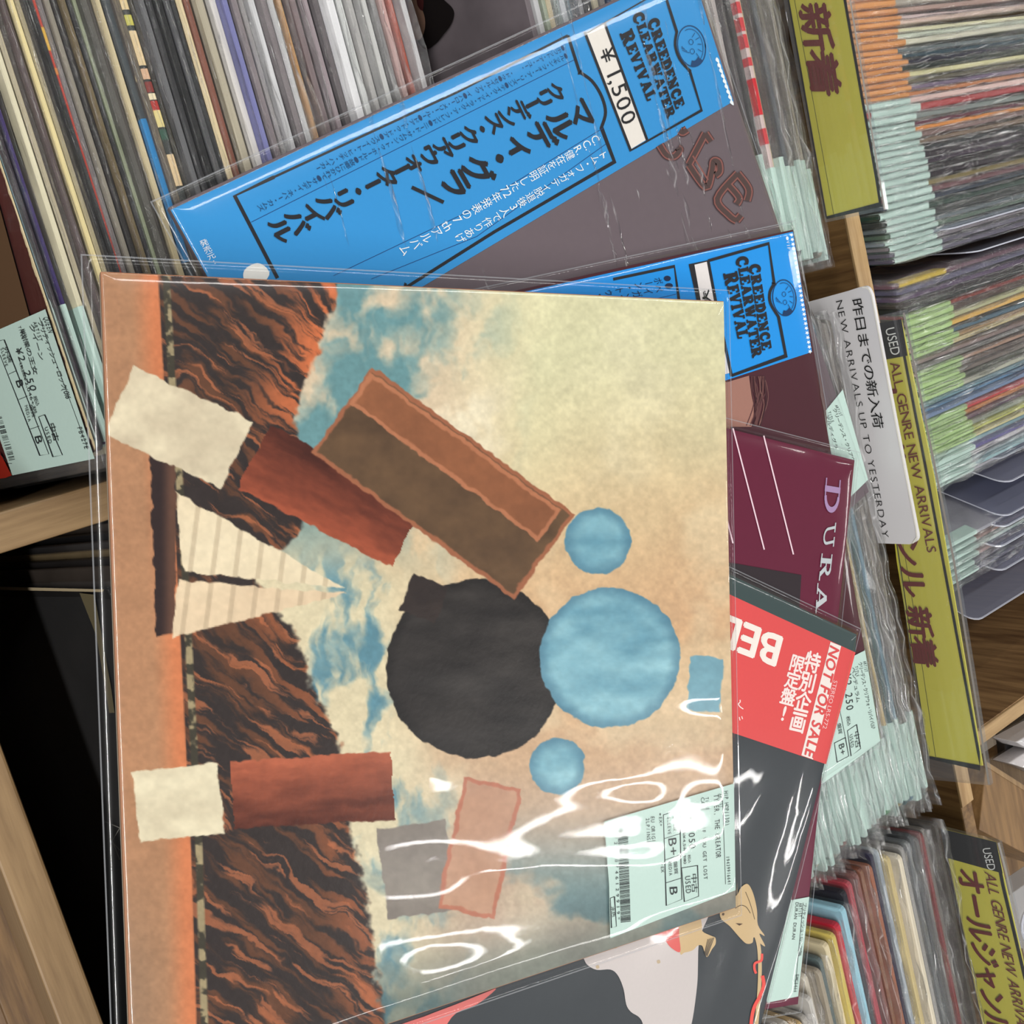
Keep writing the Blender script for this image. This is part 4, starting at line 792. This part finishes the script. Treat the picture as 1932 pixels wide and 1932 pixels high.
slab_text(q, 'CREEDENCE', Kc(702, 430), Kc(808, 1128), Kc(780, 415), INKD, 3, 1.15, 1.28); slab_text(q, 'CLEARWATER', Kc(600, 368), Kc(730, 1190), Kc(678, 352), INKD, 3, 1.2, 1.28); slab_text(q, 'REVIVAL', Kc(502, 498), Kc(612, 1035), Kc(590, 480), INKD, 3, 1.25, 1.28)
emblem(q, *Kc(988, 695), 22, 34, -.1, (18, 50, 90))
for k in range(26):
    x_, y_ = Kc(1045+(1195-1045)*k/25, 185+(1130-185)*k/25)
    st = [(x_+(4.2 if i % 2 == 0 else 1.9)*math.cos(i*math.pi/5+.2), y_+(4.2 if i % 2 == 0 else 1.9)*math.sin(i*math.pi/5+.2)) for i in range(10)]
    q.poly(st, (226, 234, 238), 1, 'star')
q.text('●VIP-5069', Kc(995, 195), Kc(1035, 440), Kc(1020, 190), (214, 228, 236), 2, mono=.62)
# brown photograph under the band: warm light area and streaks
q.poly([Kc(500, 1385), Kc(700, 1325), Kc(720, 1480), Kc(745, 1600), Kc(720, 1740), Kc(500, 1740)], (150, 108, 96), 0); q.poly([(1240, 758), (1370, 720), (1380, 820), (1240, 870)], (150, 108, 96), 0)
for k in range(16):
    a = random.uniform(690, 830); s_ = [Kc(a, 1330), Kc(a+random.uniform(-5, 40), 1440), Kc(a+random.uniform(-20, 60), 1560), Kc(a+random.uniform(-40, 30)-20, 1730)]
    q.line(smooth_line(s_, 4), random.uniform(.8, 2.4), random.choice([(96, 62, 60), (60, 34, 38), (120, 84, 78), (84, 50, 52)]), 1, 'printed_streak')
q.poly([(1545, 664+30), (1558, 770), (1562, 810), (1548, 745)], (100, 80, 78), 0)
sticker(q, [(1586, 1250), (1632, 1227), (1661, 1398), (1553, 1478), (1500, 1440)], 2); K6 = crop(1300, 1050, 3.864)
q.text('ARTIST', K6(1270, 765), K6(1282, 845), K6(1292, 760), INKC, 4, mono=.7); q.text('クリーデンス・クリアウォ・リバイバル*', K6(1232, 775), K6(1330, 1265), K6(1262, 762), INKC, 4); q.text('TITLE', K6(1210, 800), K6(1222, 880), K6(1230, 795), INKC, 4, mono=.7); q.text('ペンデュラム', K6(1183, 810), K6(1220, 1060), K6(1212, 800), INKC, 4)
q.text('¥2,250', K6(1130, 860), K6(1150, 1130), K6(1180, 850), INKC, 4, mono=.62); q.text('税込', K6(1145, 1165), K6(1155, 1230), K6(1172, 1160), INKC, 4); q.text('盤質', K6(1080, 1215), K6(1090, 1290), K6(1108, 1210), INKC, 4)
q.line([K6(1155, 1270), K6(1222, 1225), K6(1252, 1400), K6(1182, 1455)], 1.2, INKC, 3, closed=True); q.text('中古', K6(1200, 1275), K6(1215, 1390), K6(1236, 1262), INKC, 4); q.text('USED', K6(1170, 1305), K6(1182, 1400), K6(1192, 1290), INKC, 4, mono=.7)
q.line([K6(1060, 1360), K6(1140, 1320), K6(1165, 1455), K6(1080, 1500)], 1.2, INKC, 3, closed=True); q.text('B+', K6(1092, 1375), K6(1105, 1450), K6(1130, 1360), INKC, 4)
q.line([K6(1100, 1120), K6(1142, 1325)], 1, INKC, 3); q.done()

# 3 -- plum record with white lines and widely spaced capitals
r3, c3 = flat_record([(704, 640), (1613, 868), (1506, 1895), (513, 2053)], .0141, .0038, (94, 30, 52), 'plum record with thin white lines and spaced capital letters, right of the pile', lambda U, V, W, H: .0022*fbm(U/.02, V/.05, 2, 8)*sstep(.27, .305, U)+.0003*fbm(U/.06, V/.06, 2, 2), margin=.006)
pl = flat(.0141); q = Prints(pl, r3, .0003); PK = (224, 196, 206)
q.line([(1383, 808), (1442, 1037)], 2.6, PK, 1); q.line([(1441, 822), (1497, 1046)], 2.6, PK, 1); q.line([(1360, 935), (1383, 1025)], 2.6, PK, 1)
q.poly([(1340, 1055), (1512, 1085), (1506, 1190), (1440, 1230), (1330, 1120)], (46, 38, 42), 1)
slab_text(q, 'D', (1558, 901), (1552, 976), (1587, 906), (156, 128, 166), 2, thin=.55); slab_text(q, 'U', (1556, 989), (1551, 1040), (1578, 984), (176, 182, 186), 2, thin=.75); slab_text(q, 'R', (1550, 1044), (1544, 1098), (1571, 1046), (176, 182, 186), 2, thin=.7); slab_text(q, 'A', (1542, 1100), (1538, 1160), (1562, 1102), (180, 184, 188), 2, thin=.7)
K8 = crop(1432, 1432, 3.864)
sticker(q, [(1484, 1700), (1527, 1692), (1506, 1880), (1447, 1892), (1440, 1830)], 2)
q.text('ブリティッシュ・ロック(016', K8(325, 1050), K8(285, 1440), K8(350, 1045), INKC, 4); q.line([K8(322, 1048), K8(262, 1700)], .9, INKC, 3); q.text('ARTIST', K8(292, 1050), K8(286, 1155), K8(316, 1048), INKC, 4, mono=.7); q.text('DURAN DURAN', K8(268, 1045), K8(240, 1318), K8(290, 1045), INKC, 4, mono=.72); q.text('EMC3411', K8(268, 1570), K8(252, 1705), K8(292, 1568), INKC, 4, mono=.7)
q.done()

# 4 -- black record with the red band
r4, c4 = flat_record([(783, 808), (1616, 1197), (1358, 2250), (303, 2232)], .0180, .0036, (56, 60, 64), 'charcoal record with red not-for-sale band and white-and-black artwork, lower right of pile', lambda U, V, W, H: .0030*fbm(U/.030+V/.25, V/.24, 1, 29)*sstep(.03, .10, V)*sstep(.20, .24, U)*(1-sstep(.06, .13, np.abs(V-.12)))+.0004*fbm(U/.03, V/.05, 3, 9), margin=.005)
pl = flat(.0180); q = Prints(pl, r4, .0003); RED = (206, 76, 76)
q.poly([(1330, 1100), (1614, 1231), (1559, 1442), (1330, 1365)], RED, 0, 'paper_band'); q.poly([(1330, 1062), (1616, 1197), (1614, 1231), (1330, 1100)], (58, 72, 72), 0)
q.poly([(1567, 1211), (1587, 1219), (1534, 1433), (1512, 1425)], (224, 214, 208), 1); q.text('NOT FOR SALE', (1567, 1217), (1518, 1424), (1584, 1223), RED, 2, G_BOLD, shear=.15)
q.column('特別企画', (1533, 1249), (1506, 1362), (14, 4), (232, 214, 210), 1, G_BOLD, 1.0); q.column('限定盤!', (1504, 1252), (1479, 1346), (13, 4), (232, 214, 210), 1, G_BOLD, 1.0)
q.text('BEL', (1478, 1204), (1366, 1158), (1464, 1257), (226, 218, 210), 1, G_BOLD, track=.03); q.text('STEREO LR5-772', (1573, 1283), (1552, 1374), (1580, 1285), (236, 190, 190), 1)
q.line(smooth_line([K6(372, 1045), K6(372, 1062), K6(360, 1075), K6(372, 1095), K6(396, 1112)], 3), 1.8, (236, 214, 210), 1); q.line([K6(366, 1170), K6(372, 1195)], 1.6, (236, 214, 210), 1); q.line([K6(384, 1165), K6(390, 1185)], 1.6, (236, 214, 210), 1)
K9 = crop(1100, 1600, 3.864); BG = (190, 164, 124); WHT = (190, 182, 180)
q.poly(smooth_line([K9(-60, 700), K9(0, 795), K9(30, 850), K9(100, 888), K9(200, 886), K9(255, 930), K9(296, 1030), K9(315, 1140), K9(350, 1195), K9(410, 1235), K9(440, 1300), K9(470, 1500)], 4)+[K9(740, 1500)]+smooth_line([K9(760, 1400), K9(800, 1240), K9(832, 1000), K9(838, 850), K9(842, 720), K9(866, 610), K9(905, 520), K9(940, 420), K9(930, 300)], 4)+[K9(400, 300)], WHT, 0, 'printed_shape')
q.poly(smooth_line([K9(690, 500), K9(790, 440), K9(850, 490), K9(866, 560), K9(872, 608), K9(935, 640), K9(965, 655), K9(966, 700), K9(940, 738), K9(905, 795), K9(885, 755), K9(868, 712), K9(835, 712), K9(800, 745), K9(740, 762), K9(705, 758)], 4, True), BG, 1, 'printed_shape')
q.poly(smooth_line([K9(470, 590), K9(520, 632), K9(590, 665), K9(640, 725), K9(708, 757), K9(700, 640), K9(688, 520), K9(560, 500)], 4, True), (204, 92, 88), 2, 'printed_shape')
for k in range(5): q.line([K9(955-k*11, 652+k*3), K9(905-k*5, 790-k*4)], 1.1, (60, 58, 58), 2, 'printed_line')
q.poly(smooth_line([K9(1030, 395), K9(1120, 345), K9(1150, 290), K9(1200, 262), K9(1240, 330), K9(1268, 450), K9(1275, 560), K9(1325, 640), K9(1285, 625), K9(1328, 715), K9(1285, 690), K9(1245, 650), K9(1235, 690), K9(1190, 696), K9(1140, 650), K9(1070, 570), K9(1010, 520), K9(1000, 470), K9(1045, 455), K9(1090, 435)], 4, True), BG, 1, 'printed_shape')
q.line(smooth_line([K9(1110, 440), K9(1150, 418), K9(1190, 430), K9(1220, 475)], 4), 1.1, (70, 56, 44), 2); q.line(smooth_line([K9(1185, 320), K9(1210, 380), K9(1230, 440), K9(1252, 520)], 4), 1.0, (70, 56, 44), 2)
q.poly([K9(1112, 548), K9(1165, 552), K9(1140, 566)], (80, 60, 48), 2); q.poly(smooth_line([K9(1015, 475), K9(1030, 475), K9(1028, 490), K9(1014, 490)], 3, True), (80, 60, 48), 2)
q.line(smooth_line([K9(1262, 640), K9(1282, 720), K9(1290, 860), K9(1284, 1050), K9(1264, 1290), K9(1240, 1500)], 4), 7, BG, 1, 'printed_shape')
q.line(smooth_line([K9(1305, 770), K9(1300, 820), K9(1255, 840), K9(1250, 880), K9(1262, 915)], 5), 4.5, (216, 78, 70), 2, 'printed_shape'); q.line(smooth_line([K9(1308, 930), K9(1318, 1000), K9(1290, 1080), K9(1245, 1170), K9(1225, 1290), K9(1215, 1500)], 5), 6.5, (216, 78, 70), 2, 'printed_shape')
for (a, b_) in ((235, 720), (105, 868), (550, 830)): q.poly(smooth_line([K9(a-12, b_-8), K9(a+8, b_-14), K9(a+14, b_+6), K9(a-6, b_+12)], 3, True), (176, 158, 132), 1, 'stain')
q.poly(smooth_line([(740, 1945), (800, 1918), (860, 1895), (915, 1873), (936, 1866), (900, 1895), (860, 1912), (838, 1940), (800, 1990)], 3, True), (206, 110, 106), 1, 'printed_shape')
q.done()

# 5 -- the big painted cover on top: a plain painted landscape with flat abstract forms in the photograph's colours
PXM = [(190, 512), (1366, 568), (1389, 1713), (250, 2094)]
bd = lambda V, H: H-V
def wr_main(U, V, W, H):
    d = H-V; dl = np.abs(d)
    m = sstep(.235, .16, d)*sstep(-.002, .015, d)*sstep(.03, .10, U)
    w1 = fbm(U/.11+1.3, d/.030+U*7, 2, 31); w2 = fbm(U/.045, d/.035, 1, 44)
    base = .0001*(1+np.sin(U/.05+1)*np.cos(V/.06))
    return base+m*(.0026*w1+.0009*w2)+.0006*m
r5, c5 = flat_record(PXM, .0230, .0046, (168, 118, 88), 'largest record on top of the pile, painted cream sky and brown rocks with colour forms', wr_main, margin=.0065, side=(176, 166, 150), roll=.015)
NU = 680; zt = .0230
c = [q_.copy() for q_ in c5]
s = np.linspace(.0015, .9985, NU); Sg, Tg = np.meshgrid(s, s, indexing='ij')
XY = (c[0][None, None]*((1-Sg)*(1-Tg))[..., None]+c[1][None, None]*(Sg*(1-Tg))[..., None]+c[2][None, None]*(Sg*Tg)[..., None]+c[3][None, None]*((1-Sg)*Tg)[..., None])
# measured photo coordinates of every grid point, used only to lay the colours out at the measured scale
dv = (XY[..., :3]-CAM)@RC; PX = 966+FPX*dv[..., 0]/dv[..., 2]; PY = 966+FPX*dv[..., 1]/dv[..., 2]
def C3(rgb): return np.array(rgb, float)
def mixc(a, b, m): return a+(b-a)*m[..., None]
n1 = fbm(PX/170, PY/170, 5, 60); n2 = fbm(PX/60, PY/60, 5, 70); n3 = fbm(PX/18, PY/18, 3, 80); wx = PX+60*(n2-.5); wy = PY+60*(fbm(PX/60, PY/60, 4, 90)-.5)
img = mixc(C3((206, 202, 164)), C3((200, 162, 124)), sstep(650, 1250, PY+.15*(PX-1000)+120*(n1-.5)))
img = mixc(img, C3((172, 152, 134)), sstep(1250, 1650, PY)*.9); img = mixc(img, C3((222, 216, 184)), sstep(.5, .75, n1)*.35)
cl = fbm(wx/150, wy/210, 5, 101); cloud = sstep(1050, 780, PX+160*(cl-.5))*sstep(1250, 900, PY*.9+PX*.25)
img = mixc(img, C3((206, 180, 156)), cloud*.7); img = mixc(img, C3((98, 138, 142)), cloud*sstep(.50, .62, cl)); img = mixc(img, C3((226, 218, 192)), cloud*sstep(.47, .36, cl)*.9)
sea = sstep(900, 700, PX+40*(n2-.5)-(PY-1000)*.02)*sstep(1000, 1120, PY); c2_ = fbm(wx/90, wy/230, 5, 111)
img = mixc(img, C3((206, 196, 164)), sea*.9); img = mixc(img, C3((88, 130, 144)), sea*sstep(.47, .58, c2_)); low = sstep(1500, 1720, PY)*sstep(620, 700, PX)
c3_ = fbm(wx/190, wy/120, 4, 121); img = mixc(img, C3((88, 118, 124)), low*sstep(.44, .60, c3_)*.9); img = mixc(img, C3((70, 88, 88)), low*sstep(1720, 1860, PY+.28*(PX-900))*.6)
edge = np.interp(PY, [480, 560, 700, 760, 900, 1000, 1080, 1120, 1200, 1300, 1400, 1550, 1700, 1800, 1950, 2100], [650, 632, 590, 560, 560, 575, 480, 500, 560, 590, 640, 655, 690, 705, 725, 730])
rock = sstep(edge+6, edge-6, PX+26*(n3-.5)); tw_ = 60*(n2-.5); rid = fbm((PX+PY*.6+tw_)/120, (PY-PX*.8+tw_)/17, 5, 131); rid2 = fbm((PX+PY*.9-tw_)/150, (PY-PX*.7+tw_)/13, 4, 141)
rc = mixc(C3((48, 41, 40)), C3((92, 60, 44)), sstep(.45, .68, rid)); rc = mixc(rc, C3((170, 100, 66)), sstep(.60, .72, rid2)*.75); rc = mixc(rc, C3((168, 94, 60)), sstep(edge-150, edge-10, PX)*sstep(.42, .60, rid)*.8*sstep(900, 700, PY)+sstep(edge-110, edge-10, PX)*sstep(.5, .62, rid)*.5)
img = img*(1-rock[..., None])+rc*rock[..., None]
sand = np.interp(PY, [480, 700, 1000, 1300, 1600, 2100], [296, 308, 330, 345, 360, 376]); ms = sstep(sand+2, sand-2, PX)
sc_ = mixc(C3((166, 122, 90)), C3((196, 118, 78)), sstep(sand-60, sand-4, PX)); sc_ = mixc(sc_, C3((136, 112, 90)), sstep(1500, 1900, PY)*.6*sstep(sand-20, sand-110, PX)); img = img*(1-ms[..., None])+sc_*ms[..., None]
gr = sstep(9, 5, np.abs(PX-sand-15)); img = mixc(img, mixc(C3((60, 56, 46)), C3((150, 136, 104)), sstep(.45, .6, n3)), gr)
img = img*(1+.10*(n2-.5)[..., None]+.10*(fbm(PX/7, PY/7, 2, 151)-.5)[..., None])
# plain abstract forms painted over the landscape (rounded bars, slabs and blocks in the same colours)
def dseg(a, b):
    a = np.array(a, float); b = np.array(b, float); ab = b-a; L2 = ab@ab; t = np.clip(((wqx-a[0])*ab[0]+(wqy-a[1])*ab[1])/L2, 0, 1)
    return np.hypot(wqx-a[0]-t*ab[0], wqy-a[1]-t*ab[1]), ((wqx-a[0])*-ab[1]+(wqy-a[1])*ab[0])/math.sqrt(L2), t
wqx = PX+5*(n3-.5)*2; wqy = PY+5*(fbm(PX/18, PY/18, 3, 81)-.5)*2
def inside(pts, r=0.):
    m = np.zeros(PX.shape, bool); dm = np.full(PX.shape, 1e9)
    for i in range(len(pts)):
        (x0, y0), (x1, y1) = pts[i], pts[(i+1) % len(pts)]
        cr_ = ((y0 > wqy) != (y1 > wqy)) & (wqx < (x1-x0)*(wqy-y0)/(y1-y0+1e-9)+x0); m ^= cr_; dm = np.minimum(dm, dseg((x0, y0), (x1, y1))[0])
    sd = np.where(m, -dm, dm); return sstep(r+1.6, r-1.6, sd), sd
def paint(mask, col): global img; img = img*(1-mask[..., None])+col*mask[..., None]
def bar(a, b, w_, c0, c1, soft=.0, folds=0, cap=False):
    d, s_, t = dseg(a, b); L_ = math.dist(a, b); mk = sstep(w_/2+1.6, w_/2-1.6, d if cap else np.where((t > 0) & (t < 1), d, 1e3))
    h = s_/(w_/2); st = fbm(t*L_/60, s_/14, 4, int(a[0])); k = np.clip(.5+.45*h+.55*(st-.5), 0, 1)
    if folds: k = np.clip(k*.5+.5*(.5+.5*np.sin(t*folds*6.28+2.2*h+5*(n2-.5)))**.6, 0, 1)
    paint(mk, mixc(C3(c0), C3(c1), k))
paint(inside([(284, 850), (330, 858), (330, 1190), (296, 1200)], 1)[0], mixc(C3((46, 34, 34)), C3((92, 64, 52)), sstep(300, 326, PX)))
for tri, ca_, cb_ in (([(330, 928), (652, 1110), (346, 1078)], (226, 212, 182), (206, 188, 156)), ([(336, 1094), (656, 1120), (322, 1204)], (222, 204, 172), (200, 170, 140))):
    mk, sd = inside(tri); stripes = sstep(.9, .98, np.abs(np.sin((PX*.95+PY*.12)/13.)))*.35; paint(mk, mixc(mixc(C3(ca_), C3(cb_), n1), C3((150, 132, 108)), stripes))
def disc(cx, cy, r, c0, c1, rim): d = np.hypot(wqx-cx, wqy-cy); paint(sstep(r+1.6, r-1.6, d), mixc(mixc(C3(c0), C3(c1), np.clip(fbm(PX/80, PY/34, 5, int(cx))*1.5-.25, 0, 1)), C3(rim), sstep(r-26, r, d)*.6))
def rect(cx, cy, w_, h_, ang, c0, c1, rim=None):
    a_ = math.radians(ang); pts = [(cx+x_*math.cos(a_)-y_*math.sin(a_), cy+x_*math.sin(a_)+y_*math.cos(a_)) for x_, y_ in ((-w_/2, -h_/2), (w_/2, -h_/2), (w_/2, h_/2), (-w_/2, h_/2))]
    mk, sd = inside(pts, 1); k_ = mixc(C3(c0), C3(c1), fbm(PX/60, PY/40, 4, int(cx)+3)); paint(mk, mixc(k_, C3(rim), sstep(-9, -5, sd)*.85) if rim else k_)
rect(786, 1640, 130, 170, -8, (140, 132, 122), (114, 106, 100)); rect(904, 1600, 110, 250, 12, (188, 148, 122), (164, 124, 100), (170, 102, 80))
rect(335, 806, 245, 138, 25, (222, 210, 180), (180, 166, 142)); bar((478, 862), (770, 1010), 134, (66, 32, 26), (156, 78, 54))
rect(336, 1514, 160, 132, -6, (226, 216, 186), (188, 176, 150)); bar((438, 1500), (740, 1482), 128, (170, 92, 66), (76, 38, 30))
disc(896, 1262, 168, (34, 31, 31), (58, 54, 52), (28, 26, 26)); rect(800, 1130, 70, 70, 20, (40, 34, 34), (60, 50, 46))
disc(1150, 1240, 132, (98, 146, 164), (150, 194, 204), (66, 108, 130)); disc(1128, 1020, 62, (98, 146, 164), (146, 190, 200), (66, 108, 130)); disc(1052, 1446, 52, (98, 146, 164), (146, 190, 200), (66, 108, 130)); rect(1330, 1290, 60, 100, 4, (120, 164, 178), (98, 140, 156))
rect(836, 912, 470, 196, 36, (74, 56, 42), (108, 82, 58), (160, 98, 70)); rect(858, 862, 440, 70, 36, (146, 92, 62), (120, 76, 52), (176, 114, 82))
img = img*.965+.01*img.mean(); img = img*(1+.08*(fbm(PX/11, PY/11, 2, 190)-.5)[..., None])
lin = np.clip(img/255, 0, 1); lin = np.where(lin <= .04045, lin/12.92, ((lin+.055)/1.055)**2.4)
idx = np.arange(NU*NU).reshape(NU, NU); fs = np.stack([idx[:-1, :-1], idx[1:, :-1], idx[1:, 1:], idx[:-1, 1:]], -1).reshape(-1, 4)
P3 = XY[..., :3].reshape(-1, 3).copy(); P3[:, 2] = zt+.0002; me = np_mesh(P3-np.array(r5.location), fs)
ca = me.color_attributes.new('paint', 'FLOAT_COLOR', 'POINT'); ca.data.foreach_set('color', np.concatenate([lin.reshape(-1, 3), np.ones((NU*NU, 1))], 1).astype(np.float32).ravel())
m, nt, out = newmat('painted_cover'); p_ = N(nt, 'BsdfPrincipled'); at_ = N(nt, 'Attribute'); at_.attribute_name = 'paint'; nt.links.new(at_.outputs[0], p_.inputs['Base Color']); p_.inputs['Roughness'].default_value = .38; p_.inputs['Specular IOR Level'].default_value = .25
no = N(nt, 'TexNoise'); no.inputs['Scale'].default_value = 420; no.inputs['Detail'].default_value = 3; tc = N(nt, 'TexCoord'); nt.links.new(tc.outputs['Object'], no.inputs[0]); bb = N(nt, 'Bump'); bb.inputs['Strength'].default_value = .25; bb.inputs['Distance'].default_value = .0004; nt.links.new(no.outputs[0], bb.inputs['Height']); nt.links.new(bb.outputs[0], p_.inputs['Normal'])
nt.links.new(p_.outputs[0], out.inputs[0]); link('cover_painting', me, m, r5)
# flat abstract forms
q = Prints(flat(zt), r5, .0003)
# price sticker
Kp = crop(1000, 1400, 4.293)
q.poly([Kp(1652, 336), Kp(1665, 1200), Kp(650, 1590), Kp(640, 1150), Kp(600, 645)], MINT, 9, 'price_sticker')
def TP(t, a, b, c, **k): q.text(t, Kp(*a), Kp(*b), Kp(*c), INKC, 11, **k)
TP('HIP HOP(130)', (1572, 398), (1584, 682), (1604, 393), mono=.68); TP('19439916641', (1588, 925), (1603, 1162), (1615, 922), mono=.68); TP('ARTIST', (1530, 418), (1538, 535), (1555, 414), mono=.68); TP('TYLER, THE CREATOR', (1488, 425), (1508, 945), (1528, 420), mono=.68)
TP('TITLE', (1418, 448), (1424, 556), (1446, 444), mono=.68); TP('CALL ME IF YOU GET LOST', (1384, 450), (1410, 1118), (1412, 446), mono=.68); TP('¥5,050', (1278, 592), (1290, 872), (1328, 586), mono=.62); TP('税抜¥4,591+税10', (1235, 665), (1245, 990), (1256, 662)); TP('税込', (1276, 912), (1282, 976), (1300, 908))
TP('外装', (1155, 600), (1162, 712), (1186, 596)); TP('SLEEVE', (1110, 605), (1118, 755), (1136, 600), mono=.7); TP('B+', (1120, 785), (1132, 920), (1184, 775)); TP('盤質', (1162, 965), (1170, 1065), (1192, 960)); TP('MEDIA', (1120, 970), (1128, 1085), (1146, 965), mono=.7); TP('B', (1130, 1178), (1136, 1240), (1192, 1172))
TP('中古', (1304, 1062), (1312, 1210), (1350, 1056)); TP('USED', (1256, 1088), (1264, 1230), (1298, 1082), mono=.7); TP('※EX+', (1042, 572), (1050, 682), (1066, 570)); TP('※EX', (1056, 975), (1064, 1060), (1080, 972)); TP('EU ORIGINAL', (978, 600), (990, 895), (1008, 598), mono=.68); TP('2LP/INSERT', (938, 615), (952, 880), (966, 612), mono=.68)
TP('*2100746129919*', (680, 750), (706, 1455), (704, 748), mono=.95); TP('水色', (652, 1332), (664, 1412), (682, 1328))
for pp in ([(1228, 1020), (1357, 1000), (1366, 1250), (1250, 1294)], [(1080, 590), (1212, 549), (1230, 1274), (1104, 1326)], [(650, 1265), (684, 1252), (700, 1494), (660, 1506)]): q.line([Kp(*v) for v in pp], 1.3, INKC, 10, 'sticker_rule', True)
for a, b in (((1090, 782), (1216, 742)), ((1096, 955), (1222, 912)), ((1100, 1142), (1226, 1102)), ((1558, 402), (1584, 1152))): q.line([Kp(*a), Kp(*b)], 1.0, INKC, 10, 'sticker_rule')
rr = random.Random(4); y = 705.
while y < 1462:
    w_ = rr.choice([2.5, 2.5, 5.5]); sh_ = (y-705)/757; q.line([Kp(710+25*sh_, y+8+w_/2-6*sh_), Kp(792+24*sh_, y-8+w_/2)], w_/4.293, INKC, 10, 'barcode'); y += w_+rr.choice([3, 3, 6])
q.done()

# ------------------------------------------------------------------ every label singles out one record
from collections import defaultdict
gr_ = defaultdict(list)
for o in LABELLED: gr_[o['label']].append(o)
for lab, os_ in gr_.items():
    if len(os_) > 1:
        for i, o in enumerate(os_):
            o['label'] = (ORD[i] if i < 12 else 'later')+' '+lab
